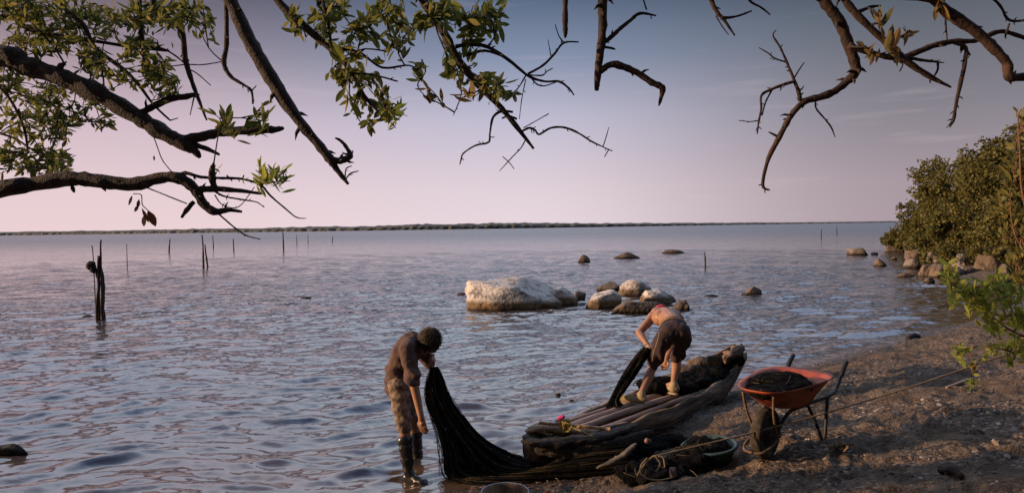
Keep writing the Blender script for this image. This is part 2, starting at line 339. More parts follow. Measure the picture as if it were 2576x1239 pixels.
# far shore ----------------------------------------------------------
def far_shore():
    fm = mat('far_foliage', [(.3,(.055,.052,.040)), (.5,(.085,.08,.06)), (.7,(.12,.11,.08))], scale=.12, bump=.6, bscale=.4, dist=2, coord='Object')  # foliage colours lightened to imitate distance haze
    nx, ny = 900, 9; vs = []; fs = []
    def top(u):
        k = [(-900,9),(-300,8),(0,9.5),(400,11),(700,12),(900,14),(1250,17),(1500,12),(1800,7),(2100,4.5),(2400,4),(3200,4)]
        for (a, b), (c, d) in zip(k[:-1], k[1:]):
            if a <= u <= c: return b+(d-b)*(u-a)/(c-a)
        return 4
    for i in range(nx):
        u = -900+4100*i/(nx-1); Y = 620+60*math.sin(i*.011)
        base = atz(u, 640, 0); x = (u-CU)/F*Y
        hh = top(u)/F*Y*.86; hh *= 1.0+.16*noise.noise(Vector((x*.02, 3, 0)))+.08*noise.noise(Vector((x*.09, 0, 0)))+.10*noise.noise(Vector((x*.22, 1, 0)))
        for j in range(ny):
            a = j/(ny-1)*math.pi
            yy = Y-30*math.cos(a); zz = hh*(math.sin(a)**.55)*(1+.25*noise.noise(Vector((x*.15, j*1.3, 2))) if 0 < j < ny-1 else 0)
            vs.append((x, yy+3*noise.noise(Vector((x*.2, j, 7))), zz-.3))
    for i in range(nx-1):
        for j in range(ny-1):
            a = i*ny+j; fs.append((a, a+ny, a+ny+1, a+1))
    me = bpy.data.meshes.new('distant_wood'); me.from_pydata(vs, [], fs)
    o = link('distant_wood', me, fm, smooth=False)
    tag(o, 'low dark line of mangrove wood along the far shore of the lake', 'wood', kind='stuff')
far_shore()

# ------------------------------------------------------------------ rocks
def rockmat(name, pale, brown, line, seed):
    m = bpy.data.materials.new(name); m.use_nodes = True; t = m.node_tree; n = t.nodes; l = t.links; b = n['Principled BSDF']
    b.inputs['Roughness'].default_value = .85; b.inputs['Specular IOR Level'].default_value = .25
    g = n.new('ShaderNodeNewGeometry'); s = n.new('ShaderNodeSeparateXYZ'); l.new(g.outputs['Position'], s.inputs[0])
    no = n.new('ShaderNodeTexNoise'); no.inputs['Scale'].default_value = 3.5; no.inputs['Detail'].default_value = 8; no.inputs['Roughness'].default_value = .65; l.new(g.outputs['Position'], no.inputs[0])
    def rp(src, st):
        cr = n.new('ShaderNodeValToRGB'); e = cr.color_ramp.elements
        while len(e) > 1: e.remove(e[0])
        e[0].position = st[0][0]; e[0].color = (*st[0][1], 1)
        for p, c in st[1:]: q = e.new(p); q.color = (*c, 1)
        l.new(src, cr.inputs[0]); return cr.outputs[0]
    up_ = rp(no.outputs[0], [(.36, tuple(c*.25 for c in pale)), (.44, tuple(c*.6 for c in pale)), (.52, pale), (.7, tuple(c*.8 for c in pale))])
    lo = rp(no.outputs[0], [(.35, tuple(c*.35 for c in brown)), (.6, brown)])
    ma = n.new('ShaderNodeMath'); ma.operation = 'MULTIPLY_ADD'; l.new(no.outputs[0], ma.inputs[0]); ma.inputs[1].default_value = -.35*line*2; l.new(s.outputs[2], ma.inputs[2])
    mr = n.new('ShaderNodeMapRange'); mr.inputs['From Min'].default_value = line*.35; mr.inputs['From Max'].default_value = line*.75; l.new(ma.outputs[0], mr.inputs[0])
    mx = n.new('ShaderNodeMix'); mx.data_type = 'RGBA'; l.new(mr.outputs[0], mx.inputs[0]); l.new(lo, mx.inputs[6]); l.new(up_, mx.inputs[7])
    wt = n.new('ShaderNodeMapRange'); wt.inputs['From Min'].default_value = .02; wt.inputs['From Max'].default_value = .11; wt.inputs['To Min'].default_value = .25; l.new(s.outputs[2], wt.inputs[0])
    wm = n.new('ShaderNodeVectorMath'); wm.operation = 'SCALE'; l.new(mx.outputs[2], wm.inputs[0]); l.new(wt.outputs[0], wm.inputs['Scale']); l.new(wm.outputs[0], b.inputs['Base Color'])
    vo = n.new('ShaderNodeTexVoronoi'); vo.inputs['Scale'].default_value = 11; l.new(g.outputs['Position'], vo.inputs[0])
    nb = n.new('ShaderNodeTexNoise'); nb.inputs['Scale'].default_value = 9; nb.inputs['Detail'].default_value = 8; l.new(g.outputs['Position'], nb.inputs[0])
    h = n.new('ShaderNodeMath'); h.operation = 'MULTIPLY_ADD'; l.new(vo.outputs['Distance'], h.inputs[0]); h.inputs[1].default_value = -.45; l.new(nb.outputs[0], h.inputs[2])
    bp = n.new('ShaderNodeBump'); bp.inputs['Strength'].default_value = .8; bp.inputs['Distance'].default_value = .045; l.new(h.outputs[0], bp.inputs['Height']); l.new(bp.outputs[0], b.inputs['Normal'])
    return m
RK_PALE = rockmat('rock_guano', (.55,.49,.43), (.19,.125,.07), .26, 1)
RK_GREY = rockmat('rock_grey', (.20,.165,.14), (.09,.062,.042), .16, 2)
RK_BLACK = rockmat('rock_black', (.03,.028,.02), (.018,.018,.012), .08, 3)
RK_BROWN = rockmat('rock_brown', (.15,.11,.08), (.09,.065,.04), .08, 3)
def rock(u0, u1, vt, vb, label, m=RK_GREY, seed=0, deep=.8, sq=.8, group=None, zb=0., peak=.0, sub=4, lump=.22, tilt=0., undercut=False, name='boulder', depth=None, hump=0., flat=None):
    """a boulder whose base spans u0..u1 at waterline vb and whose top reaches vt"""
    c = atz((u0+u1)/2, vb, zb); Yc = c.y; w = (u1-u0)/F*Yc
    dp = depth or w*deep; Yc += dp*.42
    c = at((u0+u1)/2, vb, Yc); ztop = at((u0+u1)/2, vt, Yc).z; h = max(ztop-zb, .05)
    vs, fs = ICO[sub]; out_ = []; sc = 1.0
    rc = random.Random(seed*13+5); cuts = []
    for _ in range(9):
        n_ = Vector((rc.gauss(0,1), rc.gauss(0,1), rc.gauss(.3,.7))).normalized(); cuts.append((n_, rc.uniform(.62, .86)))
    if flat: cuts = [(Vector((.03,-.1,1)).normalized(), flat), (Vector((-.55,-.6,.6)).normalized(), .84), (Vector((.45,-.25,.85)).normalized(), .62), (Vector((.1,-.9,.4)).normalized(), .80)]
    for p in vs:
        x, y, z = spow(p.x, sq), spow(p.y, sq), spow(p.z, sq)
        q = Vector((x*1.0, y*.9, z))
        s = Vector((seed*7.3, seed*1.7, seed*3.1))
        d = lump*noise.noise(p*1.5+s)+lump*.5*noise.noise(p*3.3+s)+lump*.22*noise.noise(p*7+s)+lump*.10*noise.noise(p*15+s)
        q *= 1+d
        for n_, h_ in cuts:
            e_ = q.dot(n_)-h_
            if e_ > 0: q -= n_*(e_*.82)
        if hump: q.z *= 1+hump*math.exp(-((q.x-.12)/.26)**2)-.5*hump*max(0, q.x-.45)
        if peak: q.z *= 1+peak*math.exp(-(q.x**2+q.y**2)*3)
        if undercut and q.z < .15: q.x *= .93; q.y *= .93
        q.z += tilt*q.x
        out_.append(Vector((q.x*w/2, q.y*dp/2, q.z)))
    mx_ = max(abs(p.x) for p in out_ if p.z > -.2); my_ = max(abs(p.y) for p in out_)
    for p in out_: p.x *= w/2/mx_; p.y *= dp/2/my_
    zs = max(p.z for p in out_)
    cx = (u0+u1)/2/1.0
    X = at((u0+u1)/2, vb, Yc).x
    lo_ = -.35
    pts = [Vector((p.x, p.y, (p.z/zs*h if p.z > 0 else p.z*max(h,.3)*.6))) for p in out_]
    me = bpy.data.meshes.new(name); me.from_pydata([tuple(p) for p in pts], [], fs)
    o = link(name, me, m); o.location = (X, Yc, zb)
    tag(o, label, 'rock', group); return o
# big flat-topped rock
rock(1160, 1425, 700, 782, 'largest rock in the water, flat topped and whitened, barnacled round its foot', RK_PALE, 3, .75, .55, 'rocks standing in the lake', sub=5, lump=.20, tilt=-.06, undercut=True, hump=.14, flat=.60)
rock(1362, 1458, 719, 770, 'low grey rock joined to the right side of the largest whitened rock', RK_PALE, 5, .9, .7, 'rocks standing in the lake')
rock(1434, 1474, 731, 758, 'small brown rock at the far right tip of the largest rock', RK_BROWN, 6, .9, .8, 'rocks standing in the lake', sub=3)
rock(1148, 1175, 735, 743, 'tiny dark rock just off the left foot of the largest rock', RK_BROWN, 16, .9, .9, 'rocks standing in the lake', sub=3)
rock(1468, 1578, 728, 777, 'smooth rounded grey boulder left of the bent shirtless man', RK_PALE, 8, .8, .72, 'rocks standing in the lake', lump=.13)
rock(1552, 1640, 702, 746, 'pale peaked boulder, tallest of the cluster behind the shirtless man', RK_PALE, 9, .8, .9, 'rocks standing in the lake', peak=.5)
rock(1500, 1568, 708, 732, 'dark mossy slab behind the pale peaked boulder', RK_BROWN, 10, .8, .8, 'rocks standing in the lake')
rock(1600, 1706, 727, 768, 'broad pale boulder directly behind the shirtless man', RK_PALE, 12, .8, .75, 'rocks standing in the lake')
rock(1532, 1705, 757, 789, 'low dark weedy rock shelf at the shirtless man\'s shoulder', RK_BROWN, 13, .35, .6, 'rocks standing in the lake')
rock(1692, 1742, 752, 781, 'dark rough rock at the right end of the weedy shelf', RK_BROWN, 14, .8, .8, 'rocks standing in the lake')
rock(1860, 1925, 719, 743, 'lone brown pyramid rock in open water right of the cluster', RK_BROWN, 15, .7, .9, 'rocks standing in the lake', peak=.4)
rock(1770, 1808, 739, 746, 'flat dark rock barely breaking the surface right of the cluster', RK_BROWN, 17, .7, .9, 'rocks standing in the lake', sub=3)
rock(1452, 1488, 640, 660, 'small round brown rock, leftmost of the three far ones', RK_BROWN, 18, .7, .9, 'rocks standing in the lake', sub=3)
rock(1537, 1618, 634, 650, 'long brown rock in the middle of the three far ones', RK_BROWN, 19, .4, .8, 'rocks standing in the lake')
rock(1663, 1728, 627, 637, 'flat dark sliver of rock, farthest right of the three far ones', RK_BROWN, 20, .35, .9, 'rocks standing in the lake', sub=3)
rock(-60, 92, 1112, 1155, 'black wet rock awash at the lower left corner of the lake', RK_BLACK, 23, .5, .7, 'rocks standing in the lake')
# headland rocks
HR = [(2130,2188,618,642,'rounded pale brown boulder farthest out in the water off the wooded point'),
 (2190,2235,645,671,'tan boulder in the water nearest the left of the point, with a flat stone behind'),
 (2186,2212,632,641,'small flat rock just right of the farthest out boulder'),
 (2232,2262,642,654,'small brown stone between the tan boulder and the point'),
 (2218,2275,610,634,'brown boulder at the very tip of the point under the bushes'),
 (2262,2330,620,650,'long brown ledge rock at the tip of the point'),
 (2270,2320,646,670,'warm brown rock halfway along the point edge'),
 (2250,2302,683,699,'low dark rock in shallow water below the point'),
 (2316,2352,692,713,'small tan rock nearest the beach in the shallows'),
 (2322,2392,622,660,'large cracked dark boulder in the middle of the point'),
 (2300,2372,656,690,'sloping brown slab at the water edge of the point'),
 (2335,2412,655,692,'broad tan slab behind the shrub tip'),
 (2390,2470,628,672,'grey tan boulder below the headland trees'),
 (2440,2540,628,690,'big pale slab rock highest on the point, right of the others'),
 (2318,2350,676,690,'dark wedge stone between slabs and shallows'),
 (2405,2450,665,690,'small rounded stone beside the broad tan slab'),
 (2500,2575,655,700,'low rock buried in sand at the right end of the point'),
 (2362,2400,605,630,'dark rock in shade under the bushes'),
 (2285,2330,604,626,'dark narrow rock under the leftmost headland bush')]
for i, (a, b_, c_, d_, lb) in enumerate(HR):
    zb = 0. if i in (0,1,2,3,7,8,4) else .12
    rock(a+3, b_-3, c_+(d_-c_)*.18, d_, lb, RK_BROWN if i % 3 else RK_GREY, 30+i, .8, .62, 'rocks of the wooded point', zb=zb, lump=.3, sub=4 if b_-a > 45 else 3)
# small rocks round the canoe's water side
for i, (a, b_, c_, d_, lb) in enumerate([(1395,1412,990,998,'small dark stone poking from the shallows left of the canoe'),
    (1478,1500,1024,1038,'dark stone awash beside the canoe\'s left side'), (1430,1446,1008,1014,'lowest dark pebble in the shallows between two others'),
    (755,785,745,752,'flat dark rock awash alone in open water'), (205,234,791,799,'flat dark rock awash at the foot of the forked stakes')]):
    rock(a, b_, c_, d_, lb, RK_BROWN, 60+i, .8, .9, 'rocks standing in the lake', sub=3, name='rock')

# ------------------------------------------------------------------ stakes in the water
STK = mat('stake_wood', [(.3,(.018,.013,.012)), (.6,(.045,.032,.026))], scale=20, bump=.6, bscale=60)
def stake(paths, label, extra=None, name='wooden_stake'):
    b0 = atz(paths[0][0][0], paths[0][0][1], 0)
    t = thing(name, b0, label, 'stake', 'fishing stakes standing in the lake')
    for k, pth in enumerate(paths):
        m = MB(); Y = atz(pth[0][0], pth[0][1], 0).y if pth[0][1] > 600 and len(pth[0]) < 4 else b0.y
        pts = [at(p[0], p[1], Y) for p in pth]; pts[0].z = min(pts[0].z, -.15) if k == 0 or pth[0][1] > 600 else pts[0].z
        m.tube(pts, [p[2]/F*Y for p in pth], 7, jit=.12, knob=.1)
        m.build('pole', STK, t)
    if extra: extra(t, b0.y)
    return t
def rag(t, Y):
    m = MB(); vs, fs = ICO[3]
    for (u, v, r_) in ((226,668,9),(234,676,9),(232,664,7)):
        c = at(u, v, Y); rr_ = r_/F*Y
        m.add([c+Vector((p.x*rr_, p.y*rr_*.6, p.z*rr_*1.1))*(1+.45*noise.noise(p*2.4+Vector((u, 0, 0)))) for p in vs], fs)
    m.build('rag', mat('dark_rag', [(.3,(.006,.006,.006)), (.7,(.02,.018,.016))], scale=20), t)
stake([[(245,808,4),(244,770,4),(249,715,3.5),(243,690,3.2),(236,658,3)], [(263,802,6),(257,778,5.5),(260,730,4.2),(257,690,3.8),(247,656,3)], [(255,700,2.4,0),(253,640,2.2),(254,603,1.8)], [(237,662,1.5,0),(234,640,1.2),(229,618,.9)], [(244,660,3.4,0),(248,654,3.4),(251,660,2.6)]],
      'tall forked dark stakes tied together with a black rag on top, nearest the left edge', rag, 'forked_stake')
stake([[(512,672,3),(511,640,2.2),(510,612,1.7),(508,590,1.4)], [(523,671,2.4),(518,640,2),(515,615,1.4)]], 'pair of leaning thin stakes, mid distance left of centre')
for u, vt, vb, w, lb in [(320,612,678,1.2,'faint thin stake between the forked stakes and the leaning pair'), (425,600,634,2.2,'short dark stake behind and left of the leaning pair'),
    (713,584,629,2.4,'upright stake, tallest right of the leaning pair'), (588,600,630,1.8,'small stake left of the tallest right hand one'), (537,592,624,1.6,'slanted thin stake just right of the leaning pair'),
    (747,590,616,1.1,'thin faint stake far off right of the tallest stake'), (835,592,610,1.3,'smallest stub stake, rightmost of the left side group'), (775,588,612,1.,'hair thin far stake between the two rightmost on the left'),
    (1774,634,672,2.6,'single pale stake in the water right of the three far rocks'), (2065,575,600,1.3,'faint far stake off the wooded point, left of a pair'), (2105,570,590,1.3,'faint far stake off the wooded point, right of a pair')]:
    dx = random.uniform(-3, 3); w *= .72
    stake([[(u, vb, w*1.25), (u+dx*.4, (vt+vb)/2, w), (u+dx, vt, w*.7)]], lb)

# ------------------------------------------------------------------ trees: limbs, twigs, leaves
def leaf(m, p, d, n, Ln, Wd, mi=0):
    """lance shaped leaf folded along its midrib"""
    s = d.cross(n).normalized(); n = s.cross(d).normalized()
    prof = [(0,.0),(.12,.32),(.35,.92),(.6,1.),(.82,.62),(1,.0)]
    droop = random.uniform(-.18, .12)
    mid = [p+d*(t*Ln)+n*(droop*Ln*t*t) for t, w in prof]
    vs = list(mid); k = len(prof)
    for sg in (-1, 1):
        for i in range(1, k-1):
            vs.append(mid[i]+s*(sg*prof[i][1]*Wd/2)+n*(prof[i][1]*Wd*.13))
    a = k; b = k+k-2; fs = []
    for base, fl in ((a, 0), (b, 1)):
        fs.append((0, 1, base) if fl else (0, base, 1))
        for i in range(k-3):
            q = (i+1, i+2, base+i+1, base+i); fs.append(q if fl else q[::-1])
        q = (k-2, k-1, base+k-3); fs.append(q if fl else q[::-1])
    m.add(vs, fs, mi)
def rdir(): 
    v = Vector((random.gauss(0,1), random.gauss(0,1), random.gauss(0,1))); return v.normalized()
def rosette(m, p, axis, n, Ln, Wd, spread=.8):
    axis = axis.normalized()
    for i in range(n):
        d = (axis*random.uniform(.35, 1.1)+rdir()*spread).normalized()
        L_ = Ln*random.uniform(.6, 1.1)
        leaf(m, p-axis*random.uniform(0, Ln*1.5), d, (rdir()+axis*.5), L_, Wd*random.uniform(.75, 1.15)*L_/Ln)
class Tree:
    def __init__(s, name, base, label, cat='tree', group=None, bark=BARK, leaf=LEAF):
        s.t = thing(name, base, label, cat, group); s.bark = bark; s.leaf = leaf; s.nodes = []
    def limb(s, P, Y=None, parent=None, name=None, pre=(), seg=10, spurs=0, jit=.11):
        """P: (u, v, halfwidth[, Y]) points in photo units; pre: world points (x,y,z,r) leading in from the trunk"""
        pts = [Vector(p[:3]) for p in pre]; rd = [p[3] for p in pre]
        for p in P:
            y = p[3] if len(p) > 3 else Y
            pts.append(at(p[0], p[1], y)); rd.append(p[2]/F*y)
        m = MB(); m.tube(pts, rd, seg, sub=5, jit=jit, knob=.11)
        fp, fr = catmull(pts, rd, 5)
        for k in range(spurs):
            i = random.randrange(3, len(fp)-2); d = (fp[i+1]-fp[i]).normalized(); o_ = (rdir()-d*.0); o_ = (o_-d*o_.dot(d)).normalized()
            ln = fr[i]*random.uniform(1.2, 3.2)+.008
            m.tube([fp[i], fp[i]+(o_+d*.4).normalized()*ln*.6, fp[i]+(o_+d*.6).normalized()*ln], [fr[i]*.45+.001, fr[i]*.3+.001, .0012], 5, sub=1)
        ob = m.build(name or ('twig' if max(rd) < .022 else 'limb'), s.bark, parent or s.t)
        s.nodes += [(a, b) for a, b in zip(fp, fr)]
        return ob
    def clump(s, u, v, ru, rv, n, Y, Ln=.085, Wd=.028, dY=.5, leaf=None, k=7, axis=None, twigs=True, spread=.68):
        """n rosettes scattered through an ellipsoid, each carried by a twig from the nearest wood"""
        m = MB(); tw = MB(); c0 = at(u, v, Y)
        for i in range(n):
            while True:
                a, b, c = random.uniform(-1,1), random.uniform(-1,1), random.uniform(-1,1)
                if a*a+b*b+c*c < 1: break
            p = at(u+a*ru, v+b*rv, Y+c*dY)
            near = min(s.nodes, key=lambda q: (q[0]-p).length_squared)[0]
            d = p-near
            ax = (d.normalized()*.7+Vector((0,0,-.05))+rdir()*.4) if d.length > .02 else rdir()
            if axis is not None: ax = Vector(axis)+rdir()*.35
            rosette(m, p, ax, max(3, int(random.gauss(k, 1.5))), Ln*random.uniform(.8, 1.15), Wd, spread)
            if twigs and d.length > .05 and d.length < 1.5:
                midp = near+d*.5+rdir()*d.length*.12
                m.tube([near, midp, p-ax.normalized()*Ln*.2, p], [.0045, .0035, .0025, .0015], 5, sub=3, mi=1)
                for w in (midp,): s.nodes.append((w, .003))
        m.build('foliage', [leaf or s.leaf, s.bark], s.t, smooth=False)

random.seed(21)
# --- left tree
T1 = Tree('mangrove_tree', (-6.5, 4.5, gz(-6.5, 4.5)), 'leafy mangrove tree whose two thick crooked limbs reach in from the left edge')
g = T1.t.location
m = MB(); m.tube([(-6.5,4.5,g.z-.2),(-6.4,4.55,.7),(-6.6,4.6,1.8),(-6.2,4.5,3.0),(-6.0,4.4,4.0)], [.30,.24,.21,.18,.12], 14, jit=.08, knob=.05); m.build('trunk', BARK, T1.t)
T1.nodes += [(Vector((-6.2,4.5,3.0)), .1)]
A = T1.limb([(-40,143,26),(60,165,25),(160,197,23),(250,237,22),(330,285,20),(400,328,20),(455,358,19),(485,375,12),(503,396,4)], 4.4, pre=[(-6.3,4.5,2.9,.13),(-5.0,4.5,3.25,.09)], seg=14, spurs=3)
T1.limb([(455,352,12),(500,345,13),(560,332,12),(640,327,11),(690,326,9),(714,322,3)], 4.4, A, 'limb', spurs=2)
T1.limb([(470,360,9),(515,372,6),(552,389,3)], 4.4, A)
T1.limb([(355,285,9),(385,268,8),(430,248,8),(470,243,8),(493,236,3)], 4.4, A, spurs=5)
B = T1.limb([(-40,482,21),(80,462,19),(180,449,18),(260,457,17),(335,463,17),(410,446,14),(455,450,14),(492,478,13),(512,512,11),(540,532,9),(572,528,6),(608,532,3)], 4.1, pre=[(-6.45,4.55,1.9,.13),(-5.0,4.4,2.35,.08)], seg=14, spurs=7)
T1.limb([(485,478,8),(530,475,8),(590,478,6),(658,487,3)], 4.1, B, spurs=3)
T1.limb([(487,507,5),(470,528,6),(456,547,3)], 4.1, B)
T1.limb([(435,447,3),(465,435,5),(505,445,4),(560,448,3.5),(610,450,3),(655,465,3),(680,492,2.6),(715,522,2),(745,546,1.6),(770,549,1)], 4.1, B, spurs=9)
T1.limb([(655,463,2),(690,458,1.6),(730,455,1)], 4.1, B, spurs=4)
T1.limb([(540,478,7),(534,450,9),(533,430,8),(538,408,2)], 4.1, B, spurs=4)
T1.limb([(525,470,3),(560,492,2.4),(610,502,2),(645,508,1.5),(665,522,1)], 4.1, B, spurs=7)
T1.limb([(548,536,2),(585,568,2),(620,592,1.8),(655,601,1)], 4.1, B, spurs=3)
T1.limb([(380,325,1.2),(396,370,1.2),(410,405,1.2),(440,441,1.2)], 4.15, B)
T1.limb([(365,470,1.6),(415,490,1.6),(470,512,1.5)], 4.1, B)
T1.limb([(540,490,1.6),(560,515,1.4),(600,520,1.2),(640,470,1)], 4.1, B, spurs=5)
T1.limb([(180,465,4),(184,476,5),(187,484,2)], 4.1, B)
C = T1.limb([(-30,42,5),(50,62,6),(110,85,6),(215,100,5),(330,118,4),(425,128,3)], 4.8, pre=[(-6.1,4.4,3.6,.05)])
OH = T1.limb([(-100,-260,22,4.6),(150,-230,20,4.6),(420,-200,18,4.4),(620,-190,14,4.2)], 4.4, pre=[(-6.1,4.4,3.7,.11)], name='limb')
D = T1.limb([(110,-240,8),(150,-5,6),(208,60,6),(240,120,5),(310,175,5),(350,215,4),(385,262,3),(428,303,2)], 4.5, OH, spurs=5)
T1.limb([(428,303,1.8),(448,297,1)], 4.5, OH)
T1.limb([(350,-220,8),(350,0,6),(355,80,6),(362,150,4),(356,185,2)], 4.5, OH, spurs=5)
Fb = T1.limb([(380,-210,9),(385,0,8),(400,30,8),(455,75,8),(466,150,7),(488,220,5),(520,303,2)], 4.3, OH, spurs=6)
T1.limb([(490,235,2),(478,290,1)], 4.3, OH)
T1.limb([(468,162,1.5),(510,163,1.4),(560,155,1.3)], 4.3, OH)
T1.limb([(470,172,1.5),(495,185,1.4),(530,215,1)], 4.3, OH)
T1.limb([(330,118,2.5),(400,120,2.3),(440,140,2),(470,165,1.6)], 4.5, OH, spurs=4)
T1.limb([(240,120,2.5),(255,165,2.3),(262,220,1.8)], 4.5, OH, spurs=3)
T1.limb([(110,88,3),(140,125,2.5),(165,165,2)], 4.6, OH, spurs=3)
T1.limb([(-20,200,4),(25,250,3.5),(60,320,3),(70,385,2)], 4.8, OH, spurs=3)
T1.limb([(-20,330,3),(40,350,2.6),(100,390,2)], 4.8, OH, spurs=3)
for (u, v, ru, rv, n, Y) in [(50,20,80,40,28,4.6),(150,40,70,50,20,4.8),(60,110,70,50,20,5.0),(160,110,70,40,20,4.7),(30,200,60,60,22,5.0),(110,240,80,40,18,5.2),(180,300,80,40,18,4.9),(60,310,80,50,26,5.1),
        (130,370,60,50,18,4.9),(20,400,40,45,10,4.8),(60,425,60,20,7,4.7),(150,420,35,22,8,4.5),(230,160,50,40,16,4.6),(270,60,50,40,10,4.8),(240,240,50,30,8,4.9),(260,300,35,20,5,4.9),(350,115,50,40,14,4.6),(390,170,50,40,18,4.5),
        (410,215,40,30,12,4.5),(350,60,40,40,7,4.7),(300,200,60,20,8,4.6),(330,35,90,30,14,4.5),(480,30,70,30,14,4.2),(440,50,50,30,7,4.2),(210,20,60,30,10,4.7)]:
    T1.clump(u, v, ru, rv, int(n*1.6), Y, Ln=.082, Wd=.024, leaf=LEAF, k=7)
T1.clump(515,90,22,45,4,4.1,Ln=.11,Wd=.032,k=3, dY=.1)
T1.clump(560,290,28,22,5,4.1,Ln=.12,Wd=.03,k=6,leaf=LEAF,dY=.1,axis=(-.2,0,.8))
T1.clump(662,285,28,22,6,4.1,Ln=.12,Wd=.03,k=6,leaf=LEAF,dY=.1,axis=(.3,0,.7))
T1.clump(672,425,26,14,7,4.1,Ln=.11,Wd=.026,k=7,leaf=LEAFB,dY=.1,axis=(-.1,0,.9))
T1.clump(712,432,16,12,5,4.1,Ln=.10,Wd=.026,k=6,leaf=LEAFB,dY=.1,axis=(.5,0,.6))
T1.clump(540,425,10,14,2,4.1,Ln=.06,Wd=.02,k=3,leaf=LEAFB,dY=.05)
T1.clump(595,445,30,14,3,4.1,Ln=.05,Wd=.02,k=2,leaf=LEAFB,dY=.05)
mm_ = MB()
for (u, v, dx, dz, ln, w) in [(372,528,.35,-.9,.11,.045),(356,522,.35,-.9,.10,.02),(350,500,-.25,-.9,.06,.02)]:
    leaf(mm_, at(u, v, 4.1), Vector((dx, .1, dz)).normalized(), Vector((.5,-1,.2)), ln, w)
mm_.build('dead_leaf', LEAFR, T1.t, smooth=False)
mm_ = MB()
for (u, v, dx, dz, ln, w) in [(333,490,-.4,-.9,.07,.016),(348,515,-.5,-.8,.05,.02),(362,540,-.1,-1,.075,.026),(388,405,-.1,1,.035,.012)]:
    leaf(mm_, at(u, v, 4.1), Vector((dx, .1, dz)).normalized(), Vector((.5,-1,.2)), ln, w)
mm_.build('foliage', LEAFO, T1.t, smooth=False)
T1.limb([(335,487,1.1),(355,490,1.2),(358,515,1.2),(372,530,1),(366,545,.8)], 4.1, B)
# unseen leaf balls added out of frame to shade the near shore
for (x, y, z, r_, n) in [(-6.9,3.2,1.0,.8,60),(-7.0,3.9,2.6,.75,80),(-7.5,3.5,2.1,.8,80),(-7.1,4.3,2.1,.55,60)]:
    m = MB()
    for i in range(n*2):
        p = Vector((x, y, z))+rdir()*r_*random.random()**.4
        rosette(m, p, rdir(), 7, .12, .04)
    m.build('foliage', LEAF, T1.t, smooth=False)

# --- middle overhead tree
T2 = Tree('overhanging_tree', (-2.6,-1.6, gz(-2.6,-1.6)), 'tree with long slanting boughs and broad leaf bunches hanging over the top centre')
m = MB(); m.tube([(-2.6,-1.6,T2.t.location.z-.2),(-2.5,-1.5,1.5),(-2.3,-1.1,3.0),(-1.8,0,4.3),(-1.4,1.6,5.1),(-.6,3.0,5.4),(.8,3.6,5.5)], [.26,.2,.17,.14,.11,.08,.05], 12, jit=.08); m.build('trunk', BARK, T2.t)
hub = lambda x, y=3.1, z=5.3, r=.05: (x, y, z, r)
G = T2.limb([(540,-70,15),(572,-15,15),(605,55,17),(645,135,17),(690,210,16),(738,285,14),(790,350,12),(828,398,12),(850,430,7),(876,463,3)], 3.7, pre=[hub(-1.4,1.8,5.1,.08),hub(-1.9,3.2,4.6,.06)], seg=12, spurs=9)
T2.limb([(828,400,8),(855,404,9),(880,392,8),(872,372,5),(858,355,4),(843,347,2)], 3.7, G, spurs=6)
T2.limb([(868,452,2),(882,436,2),(902,430,1)], 3.7, G, spurs=2)
T2.limb([(868,450,1.6),(870,425,1.5),(885,417,1.3)], 3.7, G, spurs=1)
T2.limb([(560,-120,6),(568,0,5),(570,110,6),(563,158,6),(580,192,5),(610,212,3.5),(632,228,3),(636,262,2)], 3.8, pre=[hub(-1.8,3.2,5.0,.03)], spurs=8)
T2.limb([(632,230,2),(645,215,1)], 3.8)
I = T2.limb([(640,-120,10),(692,-8,9),(760,62,10),(830,122,9),(878,172,7),(915,240,5),(962,292,3)], 3.4, pre=[hub(-.9,3,5.2,.04)], spurs=8)
T2.limb([(805,-80,4),(812,0,4),(826,60,4),(832,112,3)], 3.4, pre=[hub(-.6,3,5.3,.02)], spurs=3)
T2.limb([(830,122,4),(900,130,3),(960,170,3),(1030,165,2),(1060,190,1.5)], 3.4, I, spurs=5)
T2.limb([(885,180,3),(945,190,2.5),(1000,205,2)], 3.4, I, spurs=4)
T2.limb([(1060,150,2),(1070,180,1.6),(1050,215,1.4),(1075,248,1)], 3.4, I, spurs=3)
T2.limb([(905,220,3),(890,270,2),(905,305,1.5)], 3.4, I, spurs=3)
J = T2.limb([(1020,-120,11),(1058,-10,11),(1110,72,11),(1150,150,11),(1203,212,10),(1252,262,8),(1300,320,6),(1342,374,3)], 3.2, pre=[hub(.2,3.2,5.3,.05)], spurs=6)
T2.limb([(1145,118,5),(1180,112,5),(1225,118,5),(1280,152,4),(1330,192,3.6),(1370,205,3),(1405,205,3),(1430,222,2.5),(1444,240,1.4)], 3.2, J, spurs=8)
T2.limb([(1170,140,4),(1220,128,3.5),(1275,146,3)], 3.25, J)
T2.limb([(1328,186,3),(1365,165,3),(1395,135,3),(1418,108,2.6),(1455,106,1.6)], 3.2, J, spurs=3)
T2.limb([(1418,108,2),(1405,90,1.4),(1396,62,1)], 3.2, J)
T2.limb([(1385,140,1.5),(1378,100,.8)], 3.2, J)
T2.limb([(1322,188,1.6),(1362,190,2),(1375,180,1.5),(1390,172,1.2)], 3.2, J, spurs=3)
T2.limb([(1335,195,2),(1350,212,2),(1370,216,1.6),(1400,206,1.4)], 3.2, J, spurs=2)
T2.limb([(1325,185,2),(1300,225,1.6),(1262,252,1.4)], 3.2, J, spurs=4)
T2.limb([(1322,200,1.5),(1312,250,1.2),(1306,300,.8)], 3.2, J, spurs=2)
T2.limb([(1290,282,3),(1262,280,3.5),(1240,295,3),(1232,335,2.6),(1228,358,2.6),(1195,366,2.2),(1165,386,2),(1160,400,2),(1156,414,1.2)], 3.2, J, spurs=7)
